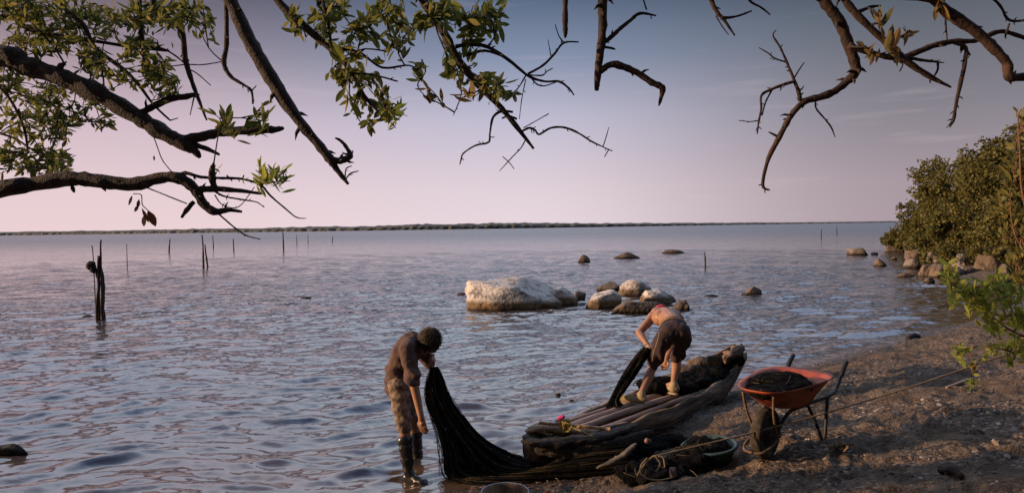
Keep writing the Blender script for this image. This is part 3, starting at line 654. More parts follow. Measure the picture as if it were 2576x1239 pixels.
T2.limb([(1230,345,1.4),(1244,345,1)], 3.2, J)
T2.limb([(1300,300,3),(1280,292,2.6),(1262,298,2)], 3.2, J, spurs=1)
T2.limb([(1310,332,3),(1330,322,3),(1345,327,2.6),(1356,338,2.6),(1385,322,2.8),(1420,321,2.8),(1455,335,2.5),(1490,357,2.2),(1540,380,1.2)], 3.2, J, spurs=10)
T2.limb([(1516,370,1.6),(1524,345,1.2),(1531,320,.8)], 3.2, J)
T2.limb([(1530,377,1.5),(1520,395,1)], 3.2, J)
T2.limb([(1322,350,1.6),(1310,372,1.5),(1288,395,1.4),(1256,430,.9)], 3.2, J, spurs=3)
T2.limb([(1264,394,1.4),(1280,408,1.2),(1293,425,.9)], 3.2, J)
T2.limb([(1316,322,1.3),(1350,303,1.1),(1380,286,1.4)], 3.2, J)
T2.limb([(1150,180,2),(1160,235,1.6),(1140,290,1)], 3.3, J, spurs=2)
for (u, v, ru, rv, n, Y) in [(745,45,45,30,7,3.4),(800,70,45,35,10,3.5),(850,30,60,30,12,3.5),(905,65,50,30,10,3.4),(960,30,50,30,12,3.3),(1010,70,45,40,9,3.3),(975,120,30,30,5,3.3),(855,140,35,25,8,3.4),
        (840,185,30,30,7,3.4),(885,190,35,30,9,3.4),(920,215,35,30,7,3.4),(900,260,35,35,6,3.4),(960,265,30,30,6,3.4),(985,275,25,20,5,3.4),(920,305,25,18,3,3.4),(1045,180,22,30,4,3.3),(1065,230,22,20,3,3.3),
        (1070,45,50,40,10,3.2),(1130,40,50,35,12,3.2),(1180,60,45,40,12,3.2),(1230,35,35,35,9,3.2),(1255,50,25,25,4,3.2),(1190,130,35,30,7,3.2),(1130,150,25,35,5,3.2),(1150,200,22,20,4,3.2),(1215,205,30,20,6,3.2),(1255,215,30,20,6,3.2),(1270,235,20,12,3,3.2),(1175,235,20,14,3,3.2)]:
    T2.clump(u, v, ru, rv, int(n*1.1), Y, Ln=.085, Wd=.030, leaf=random.choice([LEAF,LEAF,LEAF,LEAFO]) if n < 7 else LEAF, k=5, dY=.3)
T2.clump(995,285,14,12,4,3.4,Ln=.09,Wd=.026,k=6,leaf=LEAFB,dY=.1,axis=(.5,0,.2))

# --- right bare tree
T3 = Tree('bare_tree', (5.2,1.2, gz(5.2,1.2)), 'nearly leafless tree whose knotted ruddy boughs hang into the top right', bark=BARKR, leaf=LEAFO)
m = MB(); m.tube([(5.2,1.2,T3.t.location.z-.2),(5.1,1.3,1.8),(4.7,1.7,3.2),(4.0,2.3,4.3),(2.8,2.8,4.9),(1.4,3.0,5.1),(.3,3.1,5.1)], [.27,.2,.17,.14,.10,.07,.04], 12, jit=.08); m.build('trunk', BARKR, T3.t)
K = T3.limb([(1425,-120,7),(1422,-10,7),(1421,50,7),(1422,80,6),(1421,96,2)], 3.0, pre=[hub(.35,3.1,5.05,.03)], spurs=3)
Lb = T3.limb([(1530,-160,12),(1516,-10,12),(1515,80,11),(1506,160,10),(1501,215,7),(1500,228,5)], 3.0, pre=[hub(.6,3.1,5.05,.05)], spurs=5)
T3.limb([(1512,112,5),(1535,95,6),(1560,72,5),(1585,52,5),(1610,34,4),(1650,40,2)], 3.0, Lb, spurs=4)
T3.limb([(1626,25,2),(1618,0,2),(1608,-40,2)], 3.0, Lb)
T3.limb([(1515,118,4),(1540,122,3),(1548,125,1)], 3.0, Lb)
T3.limb([(1510,180,8),(1530,165,8),(1552,163,9),(1600,182,8),(1640,208,8),(1665,220,8),(1664,238,6),(1657,266,2)], 3.0, Lb, spurs=5)
Mb = T3.limb([(1770,-120,6),(1788,-5,6),(1803,30,5),(1822,52,4),(1848,90,1.6)], 2.9, pre=[hub(1.0,3.0,5.1,.02)], spurs=3)
T3.limb([(1812,46,4),(1850,42,3),(1890,28,2)], 2.9, Mb)
T3.limb([(1800,40,2),(1815,65,1.6),(1832,88,1)], 2.9, Mb)
T3.limb([(1860,-40,3),(1885,2,3),(1915,20,2.5),(1937,38,1.6)], 2.9, Mb)
Nb = T3.limb([(2010,-140,14),(2068,-5,14),(2108,50,14),(2133,110,13),(2150,160,12),(2150,182,12),(2130,205,10),(2095,232,9),(2060,245,9),(2022,256,8),(1990,290,7),(1960,345,7),(1932,400,5),(1918,465,4),(1936,478,1.5)], 2.9, pre=[hub(1.7,3.0,5.05,.05)], seg=12, spurs=16)
T3.limb([(1918,463,2),(1907,466,1)], 2.9, Nb)
T3.limb([(2012,254,5),(2008,230,5),(1998,205,4),(1980,160,3),(1962,120,2.6),(1944,90,2),(1952,76,1)], 2.9, Nb, spurs=6)
T3.limb([(1998,205,4),(1970,213,4),(1940,225,4),(1915,240,3),(1914,275,2.6),(1908,305,2.6),(1904,337,1.6)], 2.9, Nb, spurs=9)
T3.limb([(1940,228,2.5),(1925,258,2),(1916,290,2)], 2.9, Nb)
T3.limb([(1908,303,1.6),(1885,306,1.3),(1857,303,.8)], 2.9, Nb, spurs=2)
T3.limb([(1980,157,2),(1950,148,2),(1930,133,1.6),(1908,120,1)], 2.9, Nb, spurs=4)
T3.limb([(1996,198,2),(2012,172,1.6),(2023,157,1)], 2.9, Nb)
T3.limb([(2052,248,2.4),(2052,272,2),(2075,300,2),(2090,320,2),(2100,345,1)], 2.9, Nb, spurs=4)
T3.limb([(1958,345,3),(1945,338,2.6),(1933,332,1.6)], 2.9, Nb)
T3.limb([(2150,178,4),(2172,174,1)], 2.9, Nb)
O = T3.limb([(2040,-140,10),(2118,-10,9),(2160,42,9),(2220,100,8),(2272,148,8),(2330,188,7),(2392,220,2)], 2.8, pre=[hub(2.2,2.9,5.0,.04)], seg=12, spurs=8)
T3.limb([(2160,30,5),(2190,18,4),(2215,15,2)], 2.8, O)
T3.limb([(2135,115,8),(2190,133,7),(2250,146,7),(2290,138,7),(2345,116,7),(2400,104,7),(2450,103,6),(2510,80,6),(2545,85,5),(2600,105,5)], 2.85, Nb, spurs=9)
T3.limb([(2400,108,5),(2428,120,5),(2426,160,5),(2415,210,4.5),(2404,262,4),(2398,300,4),(2388,320,1.5)], 2.85, O, spurs=10)
T3.limb([(2398,300,2),(2380,322,1)], 2.85, O)
T3.limb([(2425,118,4),(2440,140,1.6)], 2.85, O)
T3.limb([(2272,142,4),(2310,150,4),(2345,155,3),(2374,158,1)], 2.8, O, spurs=4)
T3.limb([(2358,156,3),(2358,175,2.6),(2350,190,2)], 2.8, O)
T3.limb([(2262,152,2),(2270,163,2),(2262,180,1.5)], 2.8, O)
P_ = T3.limb([(2240,-140,13),(2345,-5,13),(2400,42,13),(2460,85,12),(2505,128,12),(2532,160,11),(2538,192,11),(2570,194,10),(2640,188,9)], 2.7, pre=[hub(2.8,2.8,4.9,.05)], seg=12, spurs=4)
T3.limb([(2480,-20,3),(2515,15,3),(2540,52,3),(2600,48,3)], 2.7, P_, spurs=5)
T3.limb([(2380,20,3),(2378,60,2.4),(2382,100,1.4)], 2.75, P_, spurs=2)
T3.limb([(2538,60,2.5),(2530,85,2.5)], 2.75, P_, spurs=2)
T3.clump(2238,95,18,20,4,2.75,Ln=.085,Wd=.026,k=3,leaf=LEAFO,dY=.05,axis=(.1,0,.9),spread=.4)
T3.clump(2175,120,14,14,3,2.75,Ln=.07,Wd=.028,k=3,leaf=LEAFO,dY=.05,axis=(-.3,0,.8),spread=.4)
T3.clump(2205,40,12,14,2,2.75,Ln=.10,Wd=.028,k=3,leaf=LEAFO,dY=.05,axis=(-.3,0,.8),spread=.4)
T3.clump(2290,85,14,12,3,2.75,Ln=.07,Wd=.022,k=3,leaf=LEAFO,dY=.05,axis=(.5,0,.8),spread=.4)
T3.clump(2365,20,14,14,3,2.7,Ln=.08,Wd=.022,k=3,leaf=LEAFO,dY=.05,axis=(.2,0,-.8),spread=.4)

# ------------------------------------------------------------------ headland trees
def crown_tree(name, x, y, h, w, label, n=2600, ls=.22, leafm=LEAFT, group='trees on the wooded point', lean=0, seed=0, flat=.6, z0=.0):
    random.seed(seed); zb = max(gz(x, y), .0)
    t = thing(name, (x, y, zb), label, 'tree', group)
    m = MB(); m.tube([(x,y,zb-.2),(x+.1,y,zb+h*.25),(x+lean*.3,y,zb+h*.55),(x+lean*.6,y,zb+h*.8)], [.16,.13,.09,.04], 8, jit=.1); 
    lobes = []
    for i in range(22):
        a = random.uniform(0, 6.28); rr_ = random.random()**.5
        zz = random.uniform(.10, .95); wr = math.sqrt(max(0, 1-((zz-.40)/.62)**2))
        c = Vector((x+lean*zz+math.cos(a)*rr_*w/2*wr*.85, y+math.sin(a)*rr_*w/2*wr*.85, zb+h*zz*.93)); lobes.append((c, random.uniform(.10, .20)*min(w, h)*(1.1-.4*zz)))
        m.tube([(x+lean*zz*.4, y, zb+h*zz*.5), tuple((Vector((x+lean*zz*.4,y,zb+h*zz*.5))+c)/2+Vector((0,0,.1))), tuple(c)], [.06,.04,.02], 5, sub=2)
    m.build('trunk', BARK, t)
    m = MB()
    sub_ = []
    for c, r_ in lobes:
        for k in range(16):
            d = rdir(); sub_.append((c+Vector((d.x, d.y, d.z*.8))*r_*random.uniform(.75, 1.25), r_*random.uniform(.18, .42)))
    for i in range(n):
        c, r_ = random.choice(sub_); d = rdir()
        p = c+d*r_*random.uniform(.5, 1.1)
        if p.z < zb+.05: continue
        for j in range(4):
            dd = (d*.6+rdir()).normalized(); q = p+rdir()*ls*.5
            s = dd.cross(rdir()).normalized()*ls*random.uniform(.2, .36); e = dd*ls*random.uniform(.6, 1.1)
            m.add([q, q+e*.5+s, q+e, q+e*.5-s], [(0,1,2,3)])
    m.build('crown', leafm, t, smooth=False)
HT = [(2298,560,48,4.2,'lowest bush at the very tip of the wooded point',.19,2600),
      (2346,470,44,4.9,'rounded mid height tree at the left end of the headland wood',.20,3600),
      (2405,392,40,6.0,'tall dense tree in the middle of the headland wood',.20,4400),
      (2490,355,36,6.0,'tall broad tree right of the middle of the headland wood',.20,4400),
      (2580,312,31,6.0,'tallest headland tree, cut by the right edge',.18,4400),
      (2400,530,33,4.6,'low bush at the foot of the middle headland tree',.16,2600),
      (2500,530,28.5,4.2,'low bush right of the cracked boulder at the wood\'s foot',.15,2800),
      (2670,300,26,6.0,'headland tree standing outside the right edge of the view',.18,2500)]
for i, (u, vt, Y, w, lb, ls, n) in enumerate(HT):
    x = (u-CU)/F*Y; h = ((558-vt)/F*Y+CAMZ-max(gz(x, Y), 0))*.97
    crown_tree('mangrove_tree' if h > 3.2 else 'mangrove_bush', x, Y, h, w, lb, n=n, ls=ls, seed=100+i)
# near shrub at the right edge
def shrub():
    random.seed(5)
    bx, by = 6.6, 6.2
    S = Tree('leafy_shrub', (bx, by, gz(bx, by)), 'bright yellow green leafy shrub leaning in from the right edge over the beach', 'shrub', bark=mat('bark_twig', [(.3,(.10,.045,.025)), (.7,(.18,.09,.05))], scale=20, bump=.3), leaf=LEAFB)
    base = (bx, by, gz(bx, by)-.1, .05)
    st = [[(2620,860,6),(2560,840,5),(2500,800,4),(2450,745,3),(2400,690,2.5),(2375,665,2)], [(2640,930,6),(2590,900,5),(2530,880,4),(2470,870,3),(2410,880,2)],
          [(2640,700,6),(2600,600,6),(2570,480,5),(2565,380,4),(2560,300,3),(2568,275,2)], [(2620,640,5),(2570,620,4),(2545,560,3),(2540,480,2)],
          [(2560,840,4),(2545,780,3),(2520,740,3),(2500,705,2)], [(2660,1180,4),(2600,1170,3),(2560,1150,2)]]
    for s_ in st: S.limb([(a, b, c*.5) for a, b, c in s_], 5.6, pre=[base], spurs=3)
    for (u, v, ru, rv, n) in [(2385,680,18,20,5),(2400,720,18,22,6),(2440,740,25,25,8),(2480,720,22,20,6),(2510,700,20,20,5),(2530,740,30,25,9),(2500,790,30,22,7),(2555,800,25,30,8),(2560,860,20,20,5),(2450,752,20,14,4)]:
        S.clump(u, v, ru, rv, int(n*1.6), 5.6, Ln=.105, Wd=.040, leaf=LEAFB, k=6, dY=.25, axis=(-.3,0,.6))
    for (u, v, ru, rv, n) in [(2420,882,22,14,5),(2490,872,22,12,5),(2545,880,25,18,6),(2442,968,10,8,2),(2562,1150,12,10,2),(2460,905,8,8,1)]:
        S.clump(u, v, ru, rv, n, 5.6, Ln=.095, Wd=.038, leaf=LEAFB, k=5, dY=.2, axis=(-.2,0,.1))
    for (u, v, ru, rv, n) in [(2566,290,7,18,5),(2562,330,12,25,8),(2556,380,18,30,16),(2550,440,26,40,26),(2545,510,34,45,36),(2545,590,34,50,36),(2558,670,26,45,24),(2610,560,30,200,30)]:
        S.clump(u, v, ru, rv, n, 6.2, Ln=.11, Wd=.036, leaf=LEAFT, k=5, dY=.3, axis=(-.2,0,.8))  # darker leaf colour on this column imitates dimming at the frame edge
shrub()

#PART2
# ------------------------------------------------------------------ solid blobs joined by voxel remesh
class Blob:
    def __init__(s): s.m = MB()
    def ball(s, c, r, rot=None, sub=2):
        v, f = ICO[sub]; r = Vector((r, r, r)) if not hasattr(r, '__len__') else Vector(r)
        c = Vector(c); s.m.add([c+((rot @ Vector((p.x*r.x, p.y*r.y, p.z*r.z))) if rot else Vector((p.x*r.x, p.y*r.y, p.z*r.z))) for p in v], f)
    def cap(s, a, b, ra, rb, seg=14):
        a, b = Vector(a), Vector(b)
        s.ball(a, ra); s.ball(b, rb)
        if (b-a).length > 1e-5: s.m.tube([a, b], [ra, rb], seg, sub=1)
    def chain(s, pts, rd):
        if not isinstance(rd, (list, tuple)): rd = [rd]*len(pts)
        for i in range(len(pts)-1): s.cap(pts[i], pts[i+1], rd[i], rd[i+1])
    def curve(s, pts, rd, sub=4):
        p, r_ = catmull([Vector(q) for q in pts], list(rd), sub); s.chain(p, r_)
    def build(s, name, m, parent=None, voxel=.01, smooth=6, disp=None):
        me = bpy.data.meshes.new(name); me.from_pydata(s.m.v, [], s.m.f); me.update()
        bm = bmesh.new(); bm.from_mesh(me); bmesh.ops.recalc_face_normals(bm, faces=bm.faces); bm.to_mesh(me); bm.free()
        o = bpy.data.objects.new(name+'_raw', me); COL.objects.link(o)
        md = o.modifiers.new('r', 'REMESH'); md.mode = 'VOXEL'; md.voxel_size = voxel
        sm = o.modifiers.new('s', 'SMOOTH'); sm.factor = .5; sm.iterations = smooth
        dg = bpy.context.evaluated_depsgraph_get(); ev = o.evaluated_get(dg); nm = bpy.data.meshes.new_from_object(ev)
        bpy.data.objects.remove(o); nm.name = name; nm.materials.clear()
        if disp:
            nv = [v.normal.copy() for v in nm.vertices]
            for v, n_ in zip(nm.vertices, nv): v.co += n_*disp(v.co, n_)
        nm.update(); return link(name, nm, m, parent)

def head_prims(B, c, fwd, upv, k=1.0):
    """skull, jaw, nose, ears, brow and lips; returns (rotation, eye positions)"""
    fwd = Vector(fwd).normalized(); upv = Vector(upv); upv = (upv-fwd*upv.dot(fwd)).normalized(); sd = fwd.cross(upv)
    Rm = Matrix((sd, fwd, upv)).transposed(); c = Vector(c); P = lambda x, y, z: c+Rm @ Vector((x, y, z))*k
    B.ball(P(0,-.008,.03), (.074*k,.092*k,.082*k), Rm); B.ball(P(0,.03,-.03), (.056*k,.058*k,.068*k), Rm); B.ball(P(0,.05,-.075), (.03*k,.03*k,.025*k), Rm)
    B.cap(P(0,.088,.01), P(0,.108,-.025), .008*k, .013*k); B.ball(P(.013,.095,-.028), .009*k); B.ball(P(-.013,.095,-.028), .009*k)
    B.cap(P(-.035,.078,.022), P(.035,.078,.022), .011*k, .011*k); B.cap(P(-.02,.086,-.053), P(.02,.086,-.053), .007*k, .007*k); B.cap(P(-.017,.084,-.062), P(.017,.084,-.062), .007*k, .007*k)
    for sg in (-1, 1): B.ball(P(sg*.076,-.005,-.008), (.011*k,.02*k,.032*k), Rm); B.ball(P(sg*.04,.062,-.02), (.02*k,.02*k,.018*k), Rm)
    return Rm, [P(-.03,.080,.002), P(.03,.080,.002)]
def hand_prims(B, w, d, nrm, curl=.5, side=1, k=1.0, spread=.12):
    """palm, four fingers and thumb; d = direction of the hand, nrm = direction the palm faces"""
    d = Vector(d).normalized(); nrm = Vector(nrm); nrm = (nrm-d*nrm.dot(d)).normalized(); s = d.cross(nrm)*side; w = Vector(w)
    kn = []
    for i, (o_, L_) in enumerate([(-.030,.078),(-.010,.084),(.011,.082),(.030,.074)]):
        b = w+s*(o_*.55*k); q = w+d*(L_*k)+s*(o_*k); B.cap(b, q, .015*k, .0115*k); kn.append((q, o_))
    B.ball(w+d*.045*k, (.026*k,.026*k,.026*k))
    for (q, o_), lens in zip(kn, [(.036,.022,.019),(.042,.027,.021),(.040,.025,.020),(.031,.019,.017)]):
        a = 0; p = q; r_ = .0095*k; cc = curl*random.uniform(.85, 1.15)
        for j, l_ in enumerate(lens):
            a += cc*(1.0 if j == 0 else 1.15)
            dr = (d*math.cos(a)+nrm*math.sin(a)+s*(o_*3*spread)).normalized(); e = p+dr*l_*k; B.cap(p, e, r_, r_*.92); p = e; r_ *= .92
    b = w+d*.022*k-s*.022*k; t1 = b+(d*.6-s*.7+nrm*.35).normalized()*.04*k; t2 = t1+(d*.85-s*.15+nrm*(.3+curl*.5)).normalized()*.03*k; t3 = t2+(d*.85+s*.1+nrm*(.3+curl*.6)).normalized()*.024*k
    B.cap(b, t1, .015*k, .012*k); B.cap(t1, t2, .012*k, .0105*k); B.cap(t2, t3, .0105*k, .009*k)

SKIN = mat('skin', [(.3,(.22,.10,.053)), (.7,(.35,.175,.098))], scale=5, rough=.5, bump=.12, bscale=60, dist=.003, spec=.4)
EYE = mat('eye', [(.3,(.02,.015,.01)), (.7,(.04,.03,.02))], rough=.2, bump=0)
HAIR = mat('hair', [(.3,(.016,.012,.008)), (.7,(.075,.052,.030))], scale=30, stretch=(1,1,.3), rough=.6, bump=.8, bscale=90, dist=.008)
SHIRT = mat('shirt_brown', [(.35,(.075,.043,.035)), (.65,(.115,.068,.056))], scale=5, rough=.9, bump=.25, bscale=18, dist=.012)
SHORT1 = mat('shorts_khaki', [(.38,(.08,.055,.04)), (.5,(.26,.19,.14)), (.62,(.10,.07,.052))], scale=14, rough=.9, bump=.4, bscale=22, dist=.012)
RUBBER = mat('rubber_boot', [(.3,(.010,.009,.008)), (.7,(.022,.02,.017))], scale=14, rough=.32, bump=.25, bscale=26, dist=.01, spec=.5)
def folds(seed, amp, f=9, zs=.6):
    return lambda c, n_: amp*noise.noise(Vector((c.x*f+seed, c.y*f, c.z*f*zs)))+amp*.5*noise.noise(Vector((c.x*f*2.6, c.y*f*2.6+seed, c.z*f*1.2)))
random.seed(3)
# ---------------- person 1: stands in the shallows, bent forward over the net
f1 = atz(1036, 1205, -.03)
p1 = thing('person', (f1.x, f1.y, -.03), 'person in brown shirt and black rubber boots standing in the shallows hauling a net', 'person')
J = dict(pel=at(1004,960,6.2), wai=at(1004,928,6.2), che=at(1020,890,6.2), upc=at(1036,862,6.2), nek=at(1052,850,6.2), hea=at(1073,860,6.15),
    hN=at(1002,975,6.09), kN=at(1017,1075,6.02), aN=at(1026,1180,6.0), hF=at(1012,972,6.31), kF=at(1040,1065,6.42), aF=at(1050,1150,6.5),
    sN=at(1024,878,6.03), eN=at(1043,975,5.92), wN=at(1060,1052,5.86), sF=at(1056,872,6.36), eF=at(1083,918,6.52), wF=at(1086,893,6.33))
b = Blob()
b.chain([J['pel'],J['wai'],J['che'],J['upc'],J['nek'],J['hea']], [.092,.100,.125,.10,.052,.052])
for h_, k_, a_ in (('hN','kN','aN'),('hF','kF','aF')):
    b.cap(J['pel'], J[h_], .088, .078); b.cap(J[h_], J[k_], .075, .052); mid = (J[k_]*.65+J[a_]*.35); b.cap(J[k_], mid, .052, .054); b.cap(mid, J[a_], .054, .036)
b.cap(J['upc'], J['sN'], .085, .062); b.cap(J['upc'], J['sF'], .085, .062)
b.chain([J['sN'],J['eN'],J['wN']], [.052,.042,.028]); b.chain([J['sF'],J['eF'],J['wF']], [.052,.042,.028])
Rm, eyes = head_prims(b, J['hea']+Vector((.005,-.01,-.005)), (-.05,-.12,-1), (.85,-.5,.15))
hand_prims(b, J['wN'], (.15,-.05,-1), (.2,.6,.1), .35, 1)
hand_prims(b, J['wF'], (.25,-.2,-.9), (-.9,-.2,-.1), .95, 1)
b.build('body', SKIN, p1, voxel=.0065, smooth=4)
for e in eyes:
    q = Blob(); q.ball(e, .011); q.build('eye', EYE, p1, voxel=.004, smooth=1)
hc = J['hea']; h = Blob()
h.ball(hc+Rm @ Vector((0,-.022,.042)), (.096,.100,.092), Rm); h.ball(hc+Rm @ Vector((0,-.045,-.005)), (.088,.074,.085), Rm); h.ball(hc+Rm @ Vector((0,.030,.070)), (.078,.065,.055), Rm)
h.build('hair', HAIR, p1, voxel=.008, smooth=4, disp=lambda c, n_: .009*noise.noise(c*18)+.006*noise.noise(c*50))
def strands(par, c, Rm_, rad, n, m_, seed, L0=.05):
    random.seed(seed); mb = MB()
    for _ in range(n):
        d = rdir()
        if d.y > .45 and d.z < .1: continue
        a = Rm_ @ Vector((d.x*rad, d.y*rad, d.z*rad)); nrm_ = a.normalized(); t_ = (Rm_ @ Vector((random.gauss(0,.4), random.gauss(.2,.6), -1))).normalized(); t_ = (t_-nrm_*t_.dot(nrm_)).normalized()
        p0 = c+a; mb.tube([p0, p0+t_*L0*.5+nrm_*.006, p0+t_*L0+nrm_*random.uniform(-.004,.012)], [.0026,.0022,.0008], 4, sub=1)
    mb.build('hair_strands', m_, par)
strands(p1, hc+Rm @ Vector((0,-.026,.036)), Rm, .098, 1500, HAIR, 5, .065)
s_ = Blob(); s_.chain([J['pel']+Vector((0,0,-.05)),J['wai'],J['che'],J['upc'],(J['upc']+J['nek'])/2], [.134,.126,.142,.116,.075])
for sh, el in (('sN','eN'),('sF','eF')):
    s_.cap(J['upc'], J[sh], .10, .08); s_.cap(J[sh], J[sh].lerp(J[el], .82), .078, .070)
def shirtfold(c, n_): return .013*math.sin(c.z*55+c.x*40+3*noise.noise(c*6))*max(0, 1-abs(c.z-.95)/.25)+.012*noise.noise(c*9)+.006*noise.noise(c*22)
s_.build('shirt', SHIRT, p1, voxel=.009, smooth=6, disp=shirtfold)
s_ = Blob(); s_.cap(J['pel']+Vector((.01,0,-.02)), J['pel']+Vector((.01,0,-.05)), .117, .112)
for h_, k_ in (('hN','kN'),('hF','kF')): s_.cap(J['pel'], J[h_], .110, .097); s_.cap(J[h_], J[h_].lerp(J[k_], .95), .097, .072)
s_.build('shorts', SHORT1, p1, voxel=.009, smooth=5, disp=lambda c, n_: .007*math.sin(c.z*60+4*noise.noise(c*7))+.009*noise.noise(c*16)+.005*noise.noise(c*32))
for k_, a_, dr in (('kN','aN',(.155,-.10,-.0)),('kF','aF',(.16,-.02,0))):
    q = Blob(); t_ = J[k_].lerp(J[a_], .30); A_ = J[a_]
    q.cap(t_, t_.lerp(A_, .5), .070, .064); q.cap(t_.lerp(A_, .5), A_, .064, .050); q.cap(A_, A_+Vector((dr[0]*.2,dr[1]*.2,-.06)), .052, .048)
    q.cap(A_+Vector((-.02,0,-.075)), A_+Vector(dr)+Vector((0,0,-.085)), .045, .042)
    bt = q.build('boot', RUBBER, p1, voxel=.008, smooth=4, disp=lambda c, n_: .004*math.sin(c.z*48+6*noise.noise(c*9))+.009*noise.noise(c*16))
    q = MB(); vv, ff = ICO[3]; cc_ = A_+Vector(dr)*.55+Vector((0,0,-.118)); an = math.atan2(dr[1], dr[0]); rz = Matrix.Rotation(an, 3, 'Z')
    q.add([cc_+rz @ Vector((spow(p.x,.7)*.15, p.y*.05, spow(p.z,.4)*.016)) for p in vv], ff); q.build('sole', mat('boot_sole', [(.3,(.10,.085,.07)), (.7,(.22,.19,.16))], scale=12), bt)

# ---------------- canoe
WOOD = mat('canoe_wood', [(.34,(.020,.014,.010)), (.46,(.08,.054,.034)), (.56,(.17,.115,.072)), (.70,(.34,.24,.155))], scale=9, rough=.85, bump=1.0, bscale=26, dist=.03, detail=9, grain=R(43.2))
AX0 = Vector((.12, 6.1, 0)); AX1 = Vector((3.02, 8.82, 0)); AXD = (AX1-AX0).normalized(); AXP = Vector((AXD.y, -AXD.x, 0)); AXL = (AX1-AX0).length
def lerpk(t, ks):
    for (a, b_), (c, d) in zip(ks[:-1], ks[1:]):
        if t <= c: return b_+(d-b_)*(t-a)/(c-a)
    return ks[-1][1]
gR = [(0,.325),(.2,.315),(.4,.325),(.6,.35),(.8,.42),(.92,.52),(1,.60)]; gL = [(0,.34),(.2,.31),(.4,.34),(.6,.38),(.8,.48),(.92,.60),(1,.68)]
wR = [(0,.10),(.06,.20),(.2,.30),(.4,.36),(.6,.35),(.8,.27),(.93,.15),(1,.09)]; wL = [(0,.08),(.06,.14),(.2,.22),(.4,.28),(.6,.32),(.8,.27),(.93,.16),(1,.09)]
kz = [(0,.12),(.08,-.02),(.3,-.08),(.7,-.02),(.88,.16),(1,.42)]
def axp(t, off, z): return AX0+AXD*(t*AXL)+AXP*off+Vector((0,0,z))
canoe = thing('dugout_canoe', (1.5, 7.4, 0), 'weathered grey dugout canoe with broken bow drawn up on the water\'s edge', 'canoe')
def hull():
    m = MB(); NS = 70; prof = []
    for i in range(NS+1):
        t = i/NS; a, b_ = lerpk(t, wR), lerpk(t, wL); zr, zl, k_ = lerpk(t, gR), lerpk(t, gL), lerpk(t, kz)
        nb_ = .012*math.sin(t*37)+.018*noise.noise(Vector((t*14, 0, 0))); zr += nb_; zl += .03*noise.noise(Vector((t*11, 5, 0)))
        solid = max(0, 1-t/.17)**.5 if t < .17 else (max(0, (t-.93)/.07) if t > .93 else 0)
        ring = []
        for j in range(11):
            q = j/10*math.pi; x = math.cos(q); w_ = a if x > 0 else b_; zt = zr if x > 0 else zl
            ring.append((spow(x, .75)*w_*(1+.12*math.sin(q)), zt+(k_-zt)*math.sin(q)**.8))
        th = .045
        for j in range(10, -1, -1):
            q = j/10*math.pi; x = math.cos(q); w_ = (a if x > 0 else b_)-th; zt = (zr if x > 0 else zl)
            zf_ = k_+.07; zin = zt+(zf_-zt)*math.sin(q)**.7; zin = zin*(1-solid)+(zt-.012)*solid
            ring.append((spow(x, .75)*w_, zin))
        prof.append([axp(t, o_, z_)+Vector((0,0,0)) for o_, z_ in ring])
    n = len(prof[0]); vs = [p for r_ in prof for p in r_]
    for i, p in enumerate(vs):
        d = noise.noise(Vector((p.x*5, p.y*5, p.z*9)))*.018+noise.noise(Vector((p.x*14, p.y*14, p.z*25)))*.010; p += Vector((d, d*.5, d))
    fs = [(i*n+j, i*n+(j+1) % n, (i+1)*n+(j+1) % n, (i+1)*n+j) for i in range(NS) for j in range(n)]
    fs += [tuple(range(n))[::-1], tuple(NS*n+j for j in range(n))]
    m.add(vs, fs); return m
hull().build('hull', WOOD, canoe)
# broken bow timbers
def timber(m, pts, w_, h_, seed):
    """rough hewn plank along pts with ragged ends"""
    P, _ = catmull([Vector(p) for p in pts], [0]*len(pts), 6); vs = []; n = len(P)
    for i, p in enumerate(P):
        d = (P[min(i+1,n-1)]-P[max(i-1,0)]).normalized(); s = Vector((d.y,-d.x,0)).normalized(); e = 1-.75*(abs(i/(n-1)-.5)*2)**3
        for a, b_ in ((-1,-1),(0,-1.15),(1,-1),(1.1,0),(1,1),(0,1.1),(-1,1),(-1.1,0)):
            k_ = 1+.45*noise.noise(Vector((i*.5+seed, a*2, b_*2)))+.25*noise.noise(Vector((i*1.3+seed, a*5, b_*5)))
            vs.append(p+s*a*w_*.5*e*k_+Vector((0,0,b_*h_*.5*e*k_)))
    fs = [(i*8+j, i*8+(j+1)%8, (i+1)*8+(j+1)%8, (i+1)*8+j) for i in range(n-1) for j in range(8)]+[tuple(range(8))[::-1], tuple((n-1)*8+j for j in range(8))]
    m.add(vs, fs)
SHADEWOOD = mat('shaded_bow_wood', [(.3,(.010,.008,.007)), (.55,(.03,.022,.016)), (.72,(.10,.075,.055))], scale=6, rough=.9, bump=1, bscale=22, dist=.03)  # dark tone paints the shade on the bow's outer side
m = MB(); timber(m, [at(1310,1108,6.0), at(1350,1112,5.98), at(1410,1110,5.97), at(1470,1104,5.98), at(1530,1092,6.05), at(1600,1068,6.2)], .16, .05, 1); m.build('bow_plank', SHADEWOOD, canoe)
m = MB(); timber(m, [at(1322,1084,6.25), at(1370,1074,6.3), at(1440,1080,6.3), at(1500,1082,6.3)], .18, .05, 4); m.build('bow_plank', mat('sunlit_bow_wood', [(.32,(.05,.028,.016)), (.5,(.20,.115,.06)), (.68,(.36,.22,.125))], scale=16, rough=.8, bump=.9, bscale=30, dist=.02, grain=R(5)), canoe)  # lighter wood tone paints the sunlight on the bow's top
m = MB(); timber(m, [at(1345,1130,6.0), at(1420,1135,5.95), at(1500,1128,5.95), at(1580,1110,6.05), at(1640,1085,6.25)], .10, .13, 6); m.build('bow_plank', SHADEWOOD, canoe)
m = MB(); timber(m, [at(1820,905,8.3), at(1848,885,8.45), at(1866,872,8.6)], .12, .10, 8); m.build('stern_post', WOOD, canoe)
